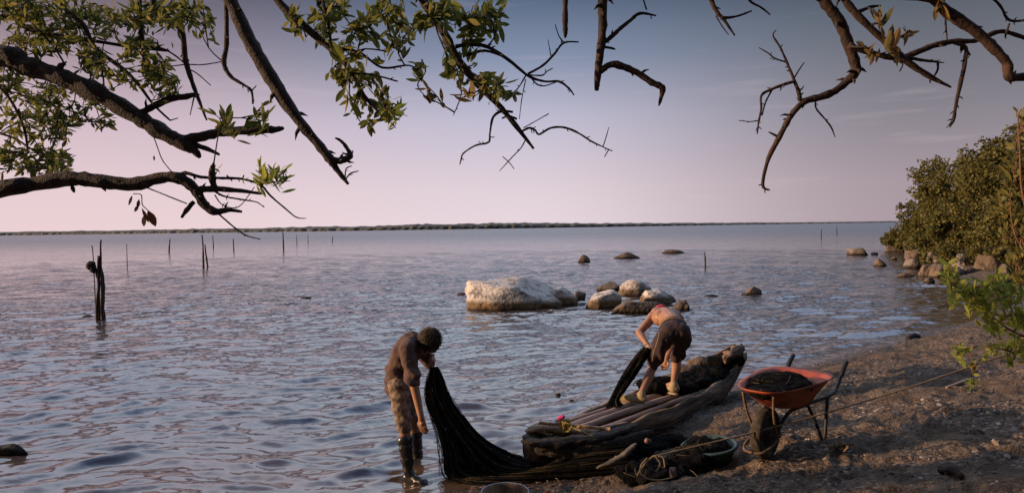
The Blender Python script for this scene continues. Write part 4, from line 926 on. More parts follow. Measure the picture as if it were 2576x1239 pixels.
m = MB(); timber(m, [axp(.02,.12,.2), axp(.12,.27,.22), axp(.26,.36,.2)], .05, .12, 9); m.build('side_timber', WOOD, canoe)
POLE = mat('pole_wood', [(.3,(.13,.08,.055)), (.55,(.34,.22,.155)), (.72,(.5,.37,.27))], scale=14, rough=.6, bump=.6, bscale=30, dist=.01, grain=R(43.2))
for (o0, o1, t0, t1, z0, z1, r_) in [(-.15,-.20,.08,.72,.29,.33,.030), (-.05,-.07,.09,.66,.30,.32,.036), (.05,.06,.11,.74,.29,.32,.034), (.16,.19,.17,.78,.27,.31,.026)]:
    m = MB(); pts = [axp(t0+(t1-t0)*k/5, o0+(o1-o0)*k/5+random.uniform(-.01,.01), z0+(z1-z0)*k/5+random.uniform(-.008,.008)) for k in range(6)]
    m.tube(pts, [r_*random.uniform(.92,1.08) for _ in pts], 10, sub=5, jit=.05, knob=.06)
    o = m.build('floor_pole', POLE, canoe)
# bamboo stick across bow
BAM = mat('bamboo', [(.3,(.24,.13,.05)), (.7,(.42,.25,.11))], scale=8, rough=.45, bump=.15, bscale=30)
m = MB(); a_, b_ = at(1357,1062,6.15), at(1535,1078,5.95); n = 7
for i in range(n):
    p, q = a_.lerp(b_, i/n), a_.lerp(b_, (i+1)/n); m.tube([p, p.lerp(q,.04), p.lerp(q,.96), q], [.019,.0155,.0155,.019], 10, sub=1)
o = m.build('bamboo_pole', BAM, None); tag(o, 'orange brown bamboo stick lying across the broken bow of the canoe', 'bamboo stick')
ROPE = mat('rope', [(.3,(.17,.115,.065)), (.7,(.28,.20,.12))], scale=60, rough=.9, bump=.6, bscale=200, dist=.003)
YROPE = mat('yellow_rope', [(.3,(.26,.19,.05)), (.7,(.45,.34,.10))], scale=50, rough=.85, bump=.5, bscale=180, dist=.003)
def tangle(m, c, rx, ry, rz, n, r_, seed, loops=1.6):
    random.seed(seed)
    for i in range(n):
        ax = rdir(); u_ = ax.orthogonal().normalized(); v_ = ax.cross(u_); k_ = random.uniform(.6, 1.05); ph = random.uniform(0, 6)
        m.tube([c+Vector((((u_*math.cos(a)+v_*math.sin(a)).x)*rx, ((u_*math.cos(a)+v_*math.sin(a)).y)*ry, ((u_*math.cos(a)+v_*math.sin(a)).z)*rz))*k_*(1+.2*math.sin(a*2.3+ph)) for a in [ph+6.283*loops*random.uniform(.6,1)*j/12 for j in range(13)]], r_, 6, sub=2)
m = MB(); tangle(m, at(1422,1068,6.08), .085, .07, .06, 9, .0055, 5); m.tube([at(1430,1070,6.05), at(1460,1082,6.0), at(1492,1098,5.93)], .007, 6)
m.tube([at(1365,1070,6.1), at(1370,1085,6.1), at(1372,1090,6.1), at(1390,1092,6.08)], .005, 6)
o = m.build('rope_knot', YROPE); tag(o, 'tangled yellow rope knotted round the bamboo stick at the canoe\'s bow', 'rope')
m = Blob(); m.ball(at(1400,1056,6.1), (.03,.03,.022)); m.ball(at(1407,1053,6.1), (.03,.02,.025)); m.ball(at(1395,1062,6.08), (.03,.02,.012))
WP = mat('white_plastic', [(.3,(.50,.45,.42)), (.7,(.7,.66,.62))], scale=15, rough=.4, bump=.3); PK = mat('pink_plastic', [(.3,(.45,.03,.14)), (.7,(.6,.06,.22))], scale=15, rough=.4, bump=.2)
bt = m.build('plastic_bottle', WP, None, voxel=.008, smooth=2, disp=lambda c, n_: .006*noise.noise(c*40)); tag(bt, 'crumpled white plastic bottle with pink cap beside the yellow rope', 'bottle')
m = Blob(); m.cap(at(1406,1051,6.07), at(1416,1047,6.06), .022, .02); o = m.build('cap', PK, bt, voxel=.006, smooth=2)

# ---------------- nets
NET = mat('net_black', [(.35,(.003,.003,.003)), (.6,(.007,.006,.006)), (.75,(.018,.014,.011))], scale=14, rough=.95, bump=1, bscale=70, dist=.02, spec=.08)
NETM = NET.copy(); NETM.name = 'net_mesh_open'; nn = NETM.node_tree.nodes; ll = NETM.node_tree.links
an = nn.new('ShaderNodeTexNoise'); an.inputs['Scale'].default_value = 95; an.inputs['Detail'].default_value = 2; gg_ = nn.new('ShaderNodeNewGeometry'); am = nn.new('ShaderNodeMapping'); am.inputs['Scale'].default_value = (1,1,.10); ll.new(gg_.outputs['Position'], am.inputs[0]); ll.new(am.outputs[0], an.inputs[0])
ar = nn.new('ShaderNodeMapRange'); ar.inputs['From Min'].default_value = .61; ar.inputs['From Max'].default_value = .66; ar.inputs['To Min'].default_value = 1; ar.inputs['To Max'].default_value = 0; ll.new(an.outputs[0], ar.inputs[0]); ll.new(ar.outputs[0], nn['Principled BSDF'].inputs['Alpha'])
NETO = mat('net_olive_twine', [(.3,(.035,.026,.013)), (.7,(.12,.09,.045))], scale=20, rough=.9, bump=.3, spec=.1)
def curtain(Lp, Rp, nfold, bulge, name, label, seed, rows=70, cols=90, threads=160, cat='fishing net', thick=.03):
    random.seed(seed)
    Lc, _ = catmull([at(*p) for p in Lp], [0]*len(Lp), 10); Rc, _ = catmull([at(*p) for p in Rp], [0]*len(Rp), 10)
    def pick(C, t): x = t*(len(C)-1); i = min(int(x), len(C)-2); return C[i].lerp(C[i+1], x-i)
    def S(t, s, off=0):
        a, b_ = pick(Lc, t), pick(Rc, t); p = a.lerp(b_, s); w_ = (b_-a).length
        nr = Vector((.1,-1,.25)).normalized()
        f_ = (math.sin(s*nfold*6.283+2*noise.noise(Vector((t*2.5, s*3, seed))))*.5+.5*noise.noise(Vector((s*14, t*3, seed))))
        k_ = math.sin(math.pi*min(max(s,0),1))
        return p+nr*(bulge*k_*min(1,w_/.3)+f_*min(.045, w_*.09)*k_**.3+off)
    m = MB(); vs = [S(i/rows, j/cols) for i in range(rows+1) for j in range(cols+1)]
    bk = [p+Vector((0,thick,-.0)) for p in [pick(Lc, i/rows).lerp(pick(Rc, i/rows), j/cols) for i in range(rows+1) for j in range(cols+1)]]
    c1 = cols+1; off = len(vs); fs = []
    for i in range(rows):
        for j in range(cols):
            a = i*c1+j; fs.append((a, a+1, a+c1+1, a+c1)); fs.append((off+a, off+a+c1, off+a+c1+1, off+a+1))
        a = i*c1; fs.append((a, a+c1, off+a+c1, off+a)); a = i*c1+cols; fs.append((a+c1, a, off+a, off+a+c1))
    for j in range(cols): fs.append((j+1, j, off+j, off+j+1)); a = rows*c1+j; fs.append((a, a+1, off+a+1, off+a))
    m.add(vs+bk, fs); t = thing(name, tuple(pick(Lc, 1)), label, cat); m.build('mesh_folds', NETM, t)
    tw = MB(); tb = MB()
    for k_ in range(threads):
        s0 = random.uniform(-.05, 1.06); t0 = random.uniform(-.0,.5); t1 = min(1, t0+random.uniform(.25,.8)); ph = random.uniform(0, 9); o_ = random.uniform(.002,.012)
        pts = [S(t0+(t1-t0)*q/14, s0+.03*math.sin(q*.5+ph), o_) for q in range(15)]
        (tw if random.random() < (.65 if t1 < .75 and s0 < .55 else .08) else tb).tube(pts, random.uniform(.0012,.003), 4, sub=1)
    tw.build('twine', NETO, t); tb.build('dark_twine', NET, t); return t
curtain([(1082,925,6.24),(1073,955,6.2),(1070,995,6.15),(1085,1045,6.1),(1104,1095,6.08),(1114,1145,6.06),(1122,1195,6.0),(1180,1212,5.9),(1300,1215,5.85),(1450,1212,5.8),(1600,1196,5.7)],
        [(1100,922,6.26),(1112,945,6.28),(1128,990,6.32),(1160,1042,6.36),(1205,1095,6.4),(1255,1128,6.42),(1300,1148,6.4),(1350,1160,6.3),(1400,1150,6.1),(1480,1130,5.9),(1600,1120,5.75)], 5, .07, 'fishing_net', 'black fishing net hanging from the booted person\'s hand and trailing to the canoe', 2, threads=320)
t_ = None
curtain([(1620,872,7.5),(1594,902,7.45),(1568,940,7.4),(1549,975,7.3),(1536,1002,7.2),(1524,1024,7.1)],
        [(1636,880,7.5),(1620,912,7.45),(1596,948,7.4),(1574,978,7.3),(1558,1003,7.2),(1566,1020,7.1)], 2, .05, 'fishing_net', 'rope thick twist of black net held up by the bent shirtless person', 3, rows=40, cols=24, threads=110, thick=.05)
def heap(name, label, balls, seed, voxel=.022, threads=70, parent=None, cat='fishing net', amp=.035, loc=None):
    random.seed(seed); b = Blob()
    for c, r_ in balls: b.ball(c, r_)
    c0 = Vector(balls[0][0]); t = parent or thing(name, tuple(loc or c0), label, cat)
    b.build('mesh_folds', NET, t, voxel=voxel, smooth=3, disp=lambda c, n_: amp*noise.noise(c*7+Vector((seed,0,0)))+amp*.7*noise.noise(c*16)+amp*.3*noise.noise(c*40))
    tb = MB(); tw = MB()
    for k in range(threads):
        c, r_ = random.choice(balls); c = Vector(c); r_ = Vector(r_ if hasattr(r_, '__len__') else (r_,)*3)
        ax = (rdir()+Vector((0,0,.4))).normalized(); u_ = ax.orthogonal().normalized(); v_ = ax.cross(u_); ph = random.uniform(0,6); ln = random.uniform(.6,2.2); h_ = random.uniform(-.5,.9)
        pts = []
        for j in range(9):
            a = ph+ln*j/8; d = (u_*math.cos(a)+v_*math.sin(a)+ax*h_).normalized()
            d = d*(1.03+.08*noise.noise(d*5+c)); pts.append(c+Vector((d.x*r_.x, d.y*r_.y, abs(d.z)*r_.z)))
        (tw if random.random() < .12 else tb).tube(pts, random.uniform(.0015,.0035), 4, sub=1)
    tw.build('twine', NETO, t); tb.build('dark_twine', NET, t); return t
heap('net_pile', 'heap of black net filling the far end of the canoe up to its stern', [(axp(.60,-.20,.38),(.30,.12,.10)),(axp(.56,-.14,.38),(.18,.13,.10)),(axp(.62,-.05,.36),(.30,.22,.08)),(axp(.72,-.02,.38),(.30,.22,.09)),(axp(.80,.03,.42),(.22,.20,.10)),(axp(.86,-.02,.48),(.20,.18,.10)),(axp(.91,.02,.53),(.17,.15,.09)),(axp(.95,.0,.57),(.13,.12,.09)),(axp(.98,.0,.62),(.08,.08,.06))], 4, threads=220, amp=.05)
NETB = mat('tan_sacking', [(.3,(.06,.042,.03)), (.6,(.15,.11,.08))], scale=12, rough=.95, bump=.8, bscale=40, dist=.02)
b = Blob(); b.ball(axp(.76,-.25,.45),(.20,.10,.08)); b.ball(axp(.83,-.20,.50),(.17,.10,.09)); b.ball(axp(.69,-.27,.40),(.16,.07,.05))
o = b.build('sack', NETB, None, voxel=.02, smooth=4, disp=lambda c, n_: .03*noise.noise(c*8)); tag(o, 'crumpled tan sacking on the far side of the canoe near the stern', 'sack')
OR = mat('orange_foam', [(.3,(.26,.07,.035)), (.7,(.40,.12,.06))], scale=20, rough=.8, bump=.4); PF = mat('pink_foam', [(.3,(.14,.075,.06)), (.7,(.26,.15,.125))], scale=20, rough=.8, bump=.4)
def float_(p, d, r_, l_, m_, label, grp='net floats'):
    d = Vector(d).normalized(); o = MB(); p = Vector(p)
    o.tube([p-d*l_/2, p-d*l_*.45, p-d*l_*.3, p+d*l_*.3, p+d*l_*.45, p+d*l_/2], [r_*.35,r_*.8,r_,r_,r_*.8,r_*.35], 14, sub=1)
    q = o.build('net_float', m_); tag(q, label, 'float', grp); return q
for (ft, fo, fz, m_, lb) in [(.90,.0,.625,OR,'bright orange float, topmost on the net at the stern'),(.935,.03,.635,OR,'orange red float just below right of the topmost one'),(.85,.12,.55,PF,'pink float low on the net heap near the stern'),(.985,.03,.675,PF,'pinkish float at the very end of the stern'),(.955,.06,.64,PF,'small pale float between the stern\'s orange and pink ones')]:
    float_(axp(ft, fo, fz), rdir()+Vector((1,0,0)), .024, .06, m_, lb)
b = Blob(); c_ = at(1859,886,8.55); b.ball(c_, (.05,.05,.05)); b.ball(c_+Vector((-.05,0,-.04)), .05); o = b.build('bundle', NET, None, voxel=.012, smooth=3, disp=lambda c, n_: .02*noise.noise(c*14)); tag(o, 'small dark bundle of netting tied on top of the stern', 'bundle')

# ---------------- person 2: bent double in the canoe, back to us
SHORT2 = mat('shorts_dark', [(.35,(.026,.015,.016)), (.65,(.058,.033,.029))], scale=4, rough=.8, bump=.2, bscale=20, dist=.01)
q0 = at(1640, 1010, 7.35)
p2 = thing('person', (q0.x, q0.y, q0.z), 'shirtless person in long dark shorts and red cap bent double standing in the canoe', 'person')
K = dict(pel=at(1694,836,7.47), wai=at(1692,812,7.62), che=at(1676,798,7.85), upc=at(1668,792,8.02), nek=at(1664,790,8.14), hea=at(1663,797,8.26),
   hL=at(1670,850,7.42), kL=at(1640,922,7.56), aL=at(1613,990,7.26), hR=at(1716,850,7.5), kR=at(1702,905,7.78), aR=at(1694,965,7.58),
   sL=at(1641,797,7.96), eL=at(1607,836,7.78), wL=at(1626,864,7.58), sR=at(1706,800,8.0), eR=at(1694,862,7.98), wR=at(1676,903,7.84))
b = Blob()
b.chain([K['pel'],K['wai'],K['che'],K['upc'],K['nek'],K['hea']], [.115,.118,.125,.10,.052,.052])
b.ball(K['che']+Vector((-.06,0,.0)), (.11,.13,.11)); b.ball(K['che']+Vector((.07,0,.0)), (.11,.13,.11)); b.ball(K['upc']+Vector((-.08,-.03,.02)), .085); b.ball(K['upc']+Vector((.09,-.03,.02)), .085)
for h_, k_, a_ in (('hL','kL','aL'),('hR','kR','aR')):
    b.cap(K['pel'], K[h_], .11, .095); b.cap(K[h_], K[k_], .090, .056)
    mid = K[k_].lerp(K[a_], .33)+Vector((0,-.015,0)); b.cap(K[k_], mid, .050, .056); b.cap(mid, K[k_].lerp(K[a_],.7), .056, .040); b.cap(K[k_].lerp(K[a_],.7), K[a_], .040, .034)
b.cap(K['aL'], K['aL']+Vector((-.13,.06,-.06)), .036, .03); b.cap(K['aR'], K['aR']+Vector((-.08,.12,-.06)), .036, .03)
b.cap(K['upc'], K['sL'], .09, .066); b.cap(K['upc'], K['sR'], .09, .066)
for s1, e1, w1 in (('sL','eL','wL'),('sR','eR','wR')):
    b.cap(K[s1], K[s1].lerp(K[e1],.45), .056, .052); b.cap(K[s1].lerp(K[e1],.45), K[e1], .052, .041); b.cap(K[e1], K[e1].lerp(K[w1],.3), .042, .043); b.cap(K[e1].lerp(K[w1],.3), K[w1], .043, .028)
Rm2, eyes2 = head_prims(b, K['hea'], (-.1,-.35,-.9), (0,.85,-.4))
hand_prims(b, K['wL'], (.35,-.45,-.8), (.8,.4,.2), .95, 1); hand_prims(b, K['wR'], (-.35,-.1,-1), (-.5,-.8,.2), .6, 1)
b.build('body', SKIN, p2, voxel=.0065, smooth=4, disp=lambda c, n_: 0)
for e in eyes2:
    q = Blob(); q.ball(e, .011); q.build('eye', EYE, p2, voxel=.004, smooth=1)
hc = K['hea']; h = Blob(); h.ball(hc+Rm2 @ Vector((0,-.03,.03)), (.082,.088,.082), Rm2); h.build('hair', HAIR, p2, voxel=.008, smooth=3, disp=lambda c, n_: .005*noise.noise(c*30))
h = Blob(); h.ball(hc+Rm2 @ Vector((0,-.035,.05)), (.092,.10,.078), Rm2); h.ball(K['nek']+Vector((0,.02,.065)), (.085,.06,.06)); h.build('cap', mat('red_cap', [(.3,(.28,.02,.03)), (.7,(.42,.05,.06))], scale=10, rough=.8), p2, voxel=.009, smooth=4)
s_ = Blob(); s_.cap(K['pel'], K['pel'].lerp(K['wai'],.55), .140, .130); s_.ball(K['pel']+Vector((-.06,-.02,-.0)), .125); s_.ball(K['pel']+Vector((.07,-.02,-.0)), .125)
for h_, k_, e_ in (('hL','kL',.88),('hR','kR',.80)): s_.cap(K['pel'], K[h_], .120, .108); s_.cap(K[h_], K[h_].lerp(K[k_], e_), .105, .080)
def sf(c, n_):
    a = (c-K['hL']).x*5+(c-K['hL']).z*2
    return .012*math.sin(a*9+3*noise.noise(c*4))*min(1, max(0, (K['pel'].z-c.z)*5))+.010*noise.noise(c*9)
sh = s_.build('shorts', SHORT2, p2, voxel=.009, smooth=5, disp=sf)
m = MB(); PIPE = mat('tan_piping', [(.3,(.20,.14,.08)), (.7,(.30,.22,.13))], scale=20)
wc = K['pel'].lerp(K['wai'], .62); wd = (K['wai']-K['pel']).normalized(); wu = Vector((0,0,1)); wu = (wu-wd*wu.dot(wd)).normalized(); wsd = wd.cross(wu)
for o_ in (-.012, .022):
    m.tube([wc+wd*o_+(wsd*math.cos(a)*.146+wu*math.sin(a)*.134) for a in [6.283*k/24 for k in range(25)]], .006, 6, sub=1)
m.build('waistband', PIPE, sh)
m = MB(); m.tube([at(1659,833,7.31), at(1652,862,7.33), at(1644,885,7.36), at(1640,908,7.42)], .005, 6); m.build('piping', PIPE, sh)
SHOE = mat('shoe_tan', [(.3,(.22,.16,.08)), (.7,(.42,.33,.19))], scale=16, rough=.8, bump=.3)
for a_, dv in (('aL', Vector((-.20,.07,0))), ('aR', Vector((-.09,.17,0)))):
    A_ = K[a_]; q = Blob(); q.cap(A_+Vector((.02,-.01,-.045)), A_+dv*.45+Vector((0,0,-.062)), .046, .046); q.cap(A_+dv*.45+Vector((0,0,-.062)), A_+dv*1.12+Vector((0,0,-.072)), .052, .042); q.cap(A_+Vector((0,0,-.01)), A_+Vector((0,0,-.05)), .050, .052)
    sh = q.build('shoe', SHOE, p2, voxel=.007, smooth=3)
    q = MB(); vv, ff = ICO[3]; cc_ = A_+dv*.45+Vector((0,0,-.106)); rz = Matrix.Rotation(math.atan2(dv.y, dv.x), 3, 'Z')
    q.add([cc_+rz @ Vector((spow(p.x,.7)*.15, p.y*.048, spow(p.z,.4)*.014)) for p in vv], ff); q.build('sole', mat('shoe_sole', [(.3,(.25,.2,.13)), (.7,(.4,.34,.25))], scale=12), sh)
    q = MB()
    for k in range(4):
        c = A_+dv*(.2+.13*k)+Vector((0,0,-.022-.010*k)); sdv = Vector((dv.y,-dv.x,0)).normalized(); q.tube([c-sdv*.03+Vector((0,0,-.008)), c+Vector((0,0,.006)), c+sdv*.03+Vector((0,0,-.008))], .003, 5, sub=2)
    q.build('lace', mat('dark_lace', [(.3,(.02,.02,.02)), (.7,(.05,.04,.03))]), sh)

# ---------------- wheelbarrow
def wheelbarrow():
    gx, gy = 2.10, 5.48; g0 = gz(gx, gy)+.012
    wb = atz(1925, 1150, g0); base = Vector((wb.x, wb.y, g0)); rear = Vector((.715, .70, 0)).normalized(); lat = Vector((-rear.y, rear.x, 0))   # lat = left/far side
    T = thing('wheelbarrow', tuple(base), 'orange steel wheelbarrow full of black net standing on the beach', 'wheelbarrow')
    slope = .03
    P = lambda x, y, z: base+rear*x+lat*y+Vector((0,0,z+slope*x))
    ORM = mat('barrow_orange', [(.33,(.10,.045,.025)), (.42,(.25,.042,.014)), (.58,(.34,.062,.018)), (.66,(.17,.06,.03))], scale=7, rough=.6, bump=.2, bscale=25, dist=.005, spec=.4)
    BLK = mat('black_tube', [(.3,(.012,.010,.010)), (.7,(.03,.024,.02))], scale=20, rough=.5, bump=.2); RST = mat('rusty_iron', [(.3,(.06,.035,.02)), (.6,(.16,.10,.055))], scale=25, rough=.85, bump=.5)
    TYR = mat('dirty_tyre', [(.38,(.014,.012,.010)), (.56,(.05,.038,.026)), (.7,(.12,.09,.055))], scale=12, rough=.95, bump=.6, bscale=50)
    Rw = .205
    # wheel
    m = MB(); N_ = 44; cr = [(-.045,.150),(-.052,.175),(-.040,.197),(-.018,.205),(.018,.205),(.040,.197),(.052,.175),(.045,.150),(.0,.140)]
    vs = []; fs = []
    for i in range(N_):
        a = 6.283185*i/N_
        for j, (w_, r_) in enumerate(cr):
            rr_ = r_+(.005 if (i % 2 and 1 < j < 6) else 0); vs.append(P(math.cos(a)*rr_, w_, Rw+math.sin(a)*rr_))
    n = len(cr); fs = [(i*n+j, ((i+1) % N_)*n+j, ((i+1) % N_)*n+(j+1) % n, i*n+(j+1) % n) for i in range(N_) for j in range(n)]
    wheel = bpy.data.objects.new('wheel', None); COL.objects.link(wheel); wheel.matrix_world = Matrix.Translation(P(0,0,Rw)); wheel.parent = T; wheel.matrix_parent_inverse = T.matrix_world.inverted(); wheel.empty_display_size = .1
    m.add(vs, fs); m.build('tyre', TYR, wheel)
    m = MB(); vs = []; cr2 = [(-.040,.150),(-.014,.142),(-.012,.06),(-.045,.045),(-.045,.012),(.045,.012),(.045,.045),(.012,.06),(.014,.142),(.040,.150)]
    for i in range(N_):
        a = 6.283185*i/N_
        for (w_, r_) in cr2: vs.append(P(math.cos(a)*r_, w_, Rw+math.sin(a)*r_))
    n = len(cr2); m.add(vs, [(i*n+j, ((i+1) % N_)*n+j, ((i+1) % N_)*n+(j+1) % n, i*n+(j+1) % n) for i in range(N_) for j in range(n)]); m.build('rim', BLK, wheel)
    m = MB(); m.tube([P(0,-.13,Rw), P(0,.13,Rw)], .011, 8, sub=1); m.build('axle', RST, T)
    # tray: rounded funnel
    def ring(x0, x1, w0, w1, z0, z1, k=48, e=.42):
        out_ = []
        for i in range(k):
            a = 6.283185*i/k; cx = spow(math.cos(a), e); cy = spow(math.sin(a), e); t = (cx+1)/2
            out_.append(P(x0+(x1-x0)*t, cy*(w0+(w1-w0)*t)/2, z0+(z1-z0)*t))
        return out_
    rings = [ring(-.20,.84,.40,.66,.60,.57,e=.62), ring(-.19,.83,.385,.645,.585,.555,e=.62), ring(-.06,.70,.32,.52,.50,.47,e=.6), ring(.12,.56,.26,.40,.395,.372,e=.6), ring(.16,.52,.22,.36,.385,.362,e=.6)]
    inner = [ring(.165,.515,.21,.35,.395,.372,e=.6), ring(-.045,.685,.305,.505,.51,.48,e=.6), ring(-.175,.815,.37,.63,.59,.56,e=.62), ring(-.20,.84,.40,.66,.607,.577,e=.62)]
    lip = [ring(-.215,.855,.43,.69,.61,.58,e=.62), ring(-.215,.855,.43,.69,.597,.567,e=.62)]
    allr = lip[1:]+rings[1:]+inner[:3]+[lip[0]]
    m = MB(); k = 48; vs = [p for r_ in allr for p in r_]; q_ = len(allr)
    fs = []
    for i in range(q_):
        if i == 4: pass
        a, b_ = i, (i+1) % q_
        if i == 4: continue
        fs += [(a*k+j, a*k+(j+1) % k, b_*k+(j+1) % k, b_*k+j) for j in range(k)]
    fs += [tuple(4*k+j for j in range(k)), tuple(5*k+j for j in range(k))[::-1]]
    m.add(vs, fs); m.build('tray', ORM, T)
    # frame rails and handles
    for sg in (-1, 1):
        m = MB(); m.tube([P(0,sg*.085,Rw), P(.20,sg*.10,.34), P(.34,sg*.14,.37), P(.75,sg*.24,.40), P(.90,sg*.245,.44), P(1.00,sg*.245,.52), P(1.04,sg*.245,.555)], .0155, 10); r_ = m.build('rail', BLK, T)
        m = MB(); m.tube([P(1.01,sg*.245,.525), P(1.06,sg*.245,.575), P(1.14,sg*.245,.625)], .021, 10); m.build('grip', mat('black_grip', [(.3,(.01,.01,.01)), (.7,(.02,.02,.02))], rough=.6), r_)
        gl = gz(*(P(.52,sg*.25,0).xy))-P(.52,sg*.25,0).z-.01
        m = MB(); m.tube([P(.44,sg*.17,.37), P(.50,sg*.22,.2), P(.54,sg*.25,gl), P(.60,sg*.25,gl), P(.66,sg*.24,.2), P(.72,sg*.23,.40)], .0145, 10, sub=5); m.build('leg', BLK, T)
        m = MB(); m.tube([P(-.135,sg*.13,.56), P(-.10,sg*.115,.40), P(.0,sg*.095,Rw)], .011, 8); m.build('brace', RST, T)
    m = MB(); m.tube([P(.08,-.095,Rw-.01), P(-.10,-.105,.15), P(-.22,-.08,.12), P(-.255,0,.115), P(-.22,.08,.12), P(-.10,.105,.15), P(.08,.095,Rw-.01)], .011, 8); m.build('nose_bar', RST, T)
    heap('net_load', 'black net heaped inside the orange wheelbarrow', [(P(.28,0,.55),(.30,.22,.07)),(P(.08,0,.555),(.20,.17,.05)),(P(.45,.02,.55),(.18,.20,.07)),(P(.30,.02,.575),(.22,.17,.07)),(P(-.06,.0,.56),(.12,.13,.045))], 9, voxel=.016, threads=130, amp=.02)
wheelbarrow()

# ---------------- tub, rope, floats, clutter beside the bow
TEAL = mat('teal_plastic', [(.3,(.02,.042,.045)), (.7,(.04,.07,.07))], scale=8, rough=.6, bump=.2)
def lathe(m, c, prof, k=40, tilt=None):
    vs = []; 
    for r_, z in prof:
        for i in range(k):
            a = 6.283185*i/k; v = Vector((math.cos(a)*r_, math.sin(a)*r_, z)); vs.append(Vector(c)+(tilt @ v if tilt else v))
    n = len(prof); fs = [(a*k+j, a*k+(j+1) % k, (a+1)*k+(j+1) % k, (a+1)*k+j) for a in range(n-1) for j in range(k)]+[tuple(range(k))[::-1], tuple((n-1)*k+j for j in range(k))]
    m.add(vs, fs)
tg = gz(1.70, 5.72); tt = Matrix.Rotation(R(-7), 3, 'Y')
m = MB(); lathe(m, (1.70,5.72,tg), [(.17,0),(.22,.12),(.235,.125),(.24,.115),(.245,.13),(.225,.14),(.21,.13),(.165,.02)], tilt=tt); o = m.build('tub', TEAL); tag(o, 'shallow teal plastic tub heaped with black net in front of the wheelbarrow', 'tub')
heap('net_coil', 'black net heaped in and spilling from the teal tub', [(Vector((1.66,5.70,tg+.11)),(.20,.18,.08)),(Vector((1.52,5.62,tg+.05)),(.20,.17,.10)),(Vector((1.40,5.55,tg)),(.17,.15,.10)),(at(1640,1192,5.36),(.16,.13,.07)),(at(1600,1190,5.46),(.2,.14,.07)),(at(1690,1190,5.45),(.2,.16,.06)),(at(1650,1168,5.5),(.13,.10,.06)),(at(1740,1180,5.55),(.2,.14,.06))], 12, voxel=.016, threads=240, amp=.04)
heap('net_pile', 'low black pile of net between the canoe\'s side and the teal tub', [(atz(1690,1112,.16),(.16,.14,.08)),(atz(1650,1120,.15),(.17,.14,.08)),(atz(1600,1130,.15),(.18,.16,.10)),(atz(1540,1145,.13),(.2,.18,.11))], 13, voxel=.018, threads=90, amp=.025)
heap('net_pile', 'dark sodden net bunched under the canoe\'s broken bow', [(atz(1400,1165,.05),(.24,.2,.15)),(atz(1460,1160,.06),(.26,.2,.16)),(atz(1520,1175,.06),(.24,.2,.13)),(atz(1350,1150,.02),(.12,.14,.08)),(atz(1580,1180,.08),(.2,.16,.09))], 14, voxel=.02, threads=120, amp=.03)
m = MB(); timber(m, [at(1500,1176,5.62), at(1545,1158,5.64), at(1575,1138,5.68), at(1600,1114,5.75)], .055, .035, 12)
o = m.build('driftwood', mat('pale_wood', [(.3,(.04,.03,.02)), (.6,(.13,.105,.07))], scale=9, bump=.8, bscale=30, dist=.01)); tag(o, 'pale tapering driftwood piece leaning in the black net below the canoe', 'driftwood')
g_ = gz(*(atz(1692,1190,.12).xy)); float_(at(1692,1187,5.2), (0,.1,1), .026, .08, PF, 'pale pink cylinder float standing upright in front of the teal tub')
float_(at(1629,1108,5.75), (1,.3,-.5), .022, .055, PF, 'small pinkish float tipped on the net beside the canoe')
# rope from canoe side to beyond the wheelbarrow
m = MB(); r0 = at(1640,1147,5.2); r1 = at(2494,903,5.72)
rp_ = [r0.lerp(r1, k/10)-Vector((0,0,.05*math.sin(math.pi*k/10))) for k in range(11)]
rp_ += [r1+(r1-r0)*.35, r1+(r1-r0)*.7]
m.tube(rp_, .0065, 7, sub=5)
for s_i, (a, b_, c_) in enumerate([((1655,1146),(1668,1150),(1672,1175)),((1640,1148),(1622,1165),(1602,1195)),((1648,1146),(1660,1165),(1650,1185))]):
    m.tube([at(a[0],a[1],5.2), at(b_[0],b_[1],5.19), at(c_[0],c_[1],5.17)], .007, 6)
m.tube([at(1628,1150,5.2), at(1612,1170,5.17), at(1612,1190,5.15), at(1632,1203,5.15), at(1660,1206,5.15), at(1690,1200,5.15)], .006, 6)
o = m.build('rope', ROPE); tag(o, 'taut tan rope stretched from the net by the canoe past the wheelbarrow up the beach', 'rope')
m = MB(); c_ = atz(2115,1131,.42); gg = gz(c_.x, c_.y); tangle(m, Vector((c_.x, c_.y, gg+.03)), .085, .07, .035, 9, .005, 8); o = m.build('rope_coil', ROPE); tag(o, 'small tan tangle of old rope lying on the sand behind the wheelbarrow\'s shadow', 'rope')
# basket and buoy at the bottom edge
WICK = mat('wicker', [(.35,(.07,.038,.018)), (.6,(.20,.11,.05))], scale=10, stretch=(1,1,.15), rough=.8, bump=1, bscale=30, dist=.02)
bc = at(1270,1250,4.92); bg_ = gz(bc.x, bc.y); bc.z = bg_
m = MB(); lathe(m, bc, [(.15,0),(.16,.05),(.175,.10),(.18,.105),(.17,.11),(.16,.10),(.13,.02)], k=48); o = m.build('basket', WICK); tag(o, 'brown wicker basket with a pale wire rim at the bottom edge', 'basket')
m = MB(); m.tube([bc+Vector((math.cos(a)*.178, math.sin(a)*.178, .112)) for a in [6.283*k/36 for k in range(37)]], .006, 6, sub=1); m.build('wire_rim', mat('wire', [(.3,(.22,.2,.2)), (.7,(.35,.32,.32))], rough=.5), o)
b = Blob(); oc = at(1355,1285,4.9); b.ball(oc, (.14,.13,.13)); b.cap(oc+Vector((.05,0,.1)), oc+Vector((.07,0,.15)), .03, .025); o = b.build('buoy', mat('orange_buoy', [(.3,(.34,.10,.04)), (.7,(.48,.17,.08))], scale=6, rough=.55, bump=.15), None, voxel=.012, smooth=3); tag(o, 'faded orange buoy beside the wicker basket at the bottom edge', 'buoy')

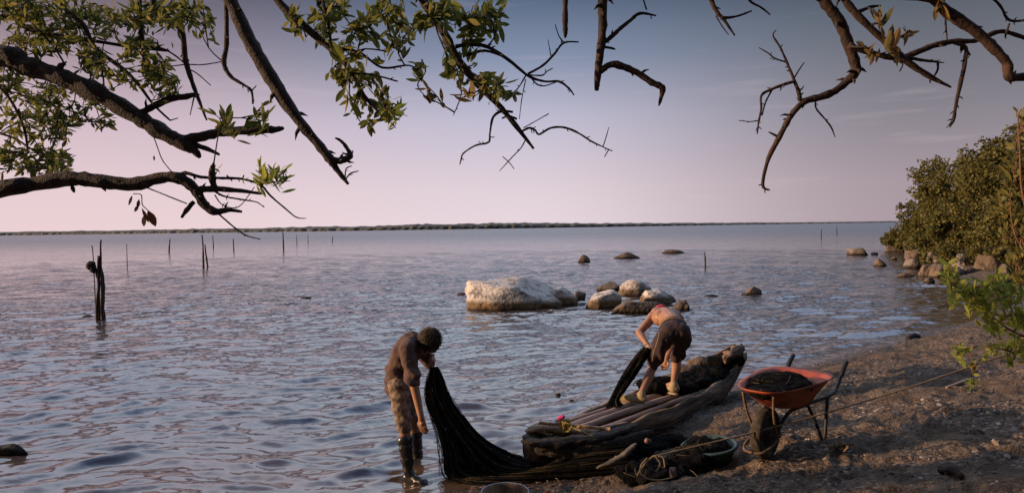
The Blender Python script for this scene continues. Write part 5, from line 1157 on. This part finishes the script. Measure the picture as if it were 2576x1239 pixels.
# ---------------- litter on the beach
def litter(n, name, label, region, sz, cols, flat=.5, seed=1, straw=False, lift=.3):
    rr_ = np.random.default_rng(seed); m = MB(); X = rr_.uniform(region[0], region[1], n*5); Y = 2.8+(region[3]-2.8)*rr_.random(n*5)**1.6
    s = sdist(X, Y); Z = gheight(X, Y); dens = fbm(X, Y, 1.4, 2, 9)
    ok = (s > region[4]) & (s < region[5]) & (np.abs(np.arctan2(X, Y)) < R(46)) & (dens+rr_.normal(0, .35, X.shape) > region[6]); idx = np.nonzero(ok)[0][:n]
    random.seed(seed); v0, f0 = ICO[1]
    for i in idx:
        c = Vector((X[i], Y[i], Z[i])); r_ = sz*random.lognormvariate(0, .4)
        if straw:
            a = random.gauss(.5, .7); d = Vector((math.cos(a), math.sin(a), random.uniform(-.1,.25))); L_ = r_*random.uniform(3, 9)
            m.tube([c+Vector((0,0,.004)), c+d*L_*.5+Vector((0,0,.012)), c+d*L_], [.0025,.003,.0015], 4, sub=1, cap=False)
        else:
            q = Quaternion(rdir(), random.uniform(0, 3)); sc = Vector((r_, r_*random.uniform(.5,1), r_*random.uniform(.2, flat)))
            e = Quaternion((0,0,1), random.uniform(0,6)) @ Quaternion((1,0,0), random.gauss(0,.5))
            m.add([c+Vector((0,0,r_*lift))+(e @ Vector((p.x*sc.x, p.y*sc.y, p.z*sc.z)))*(1+.3*noise.noise(p*2+c*9)) for p in v0], f0)
    mm = leafmat(name+'_colours', cols, trans=0., rough=.8)
    o = m.build(name, mm, None, smooth=False); tag(o, label, 'litter', kind='stuff')
litter(7000, 'shell_litter', 'broken shells and pebbles strewn over the beach', (-1,14,0,15,.1,9,-.05), .0085, [(.09,.065,.05),(.16,.12,.10),(.05,.035,.028),(.22,.17,.13),(.12,.085,.065),(.32,.26,.21)], seed=4)
litter(2600, 'twig_litter', 'dry seaweed stalks and twigs washed up in drifts on the beach', (-1,12,0,13,.3,7,-.1), .012, [(.06,.04,.028),(.12,.085,.06),(.035,.024,.018),(.17,.125,.09)], seed=6, straw=True)
litter(1500, 'wrack_litter', 'dark brown wrack and husks along the edge of the water', (-1.6,2.2,0,7.6,-.02,.55,-9), .013, [(.05,.026,.013),(.09,.045,.02),(.03,.018,.012),(.13,.07,.03)], seed=8)
def log(u0, v0, u1, v1, r_, label, m_=BARK, z=.3, name='driftwood', bend=.03):
    a = atz(u0, v0, z); b_ = atz(u1, v1, z); a.z = gz(a.x, a.y)+r_*.6; b_.z = gz(b_.x, b_.y)+r_*.6; mm = a.lerp(b_, .5)+Vector((0,0,bend))
    m = MB(); m.tube([a, mm, b_], [r_, r_*1.1, r_*.6], 9, sub=5, jit=.15, knob=.15); o = m.build(name, m_); tag(o, label, 'driftwood')
log(2283,838,2312,829,.045,'short black piece of driftwood at the top of the wash line', z=.25)
log(2368,1138,2420,1160,.035,'dark driftwood stub lying on open sand at the lower right', z=.6)
log(2495,902,2380,940,.02,'long thin straight pole lying on the beach under the shrub', POLE, z=.6, bend=0)
log(2575,690,2500,697,.05,'weathered pale log at the right end of the rocky point', WOOD, z=.4)
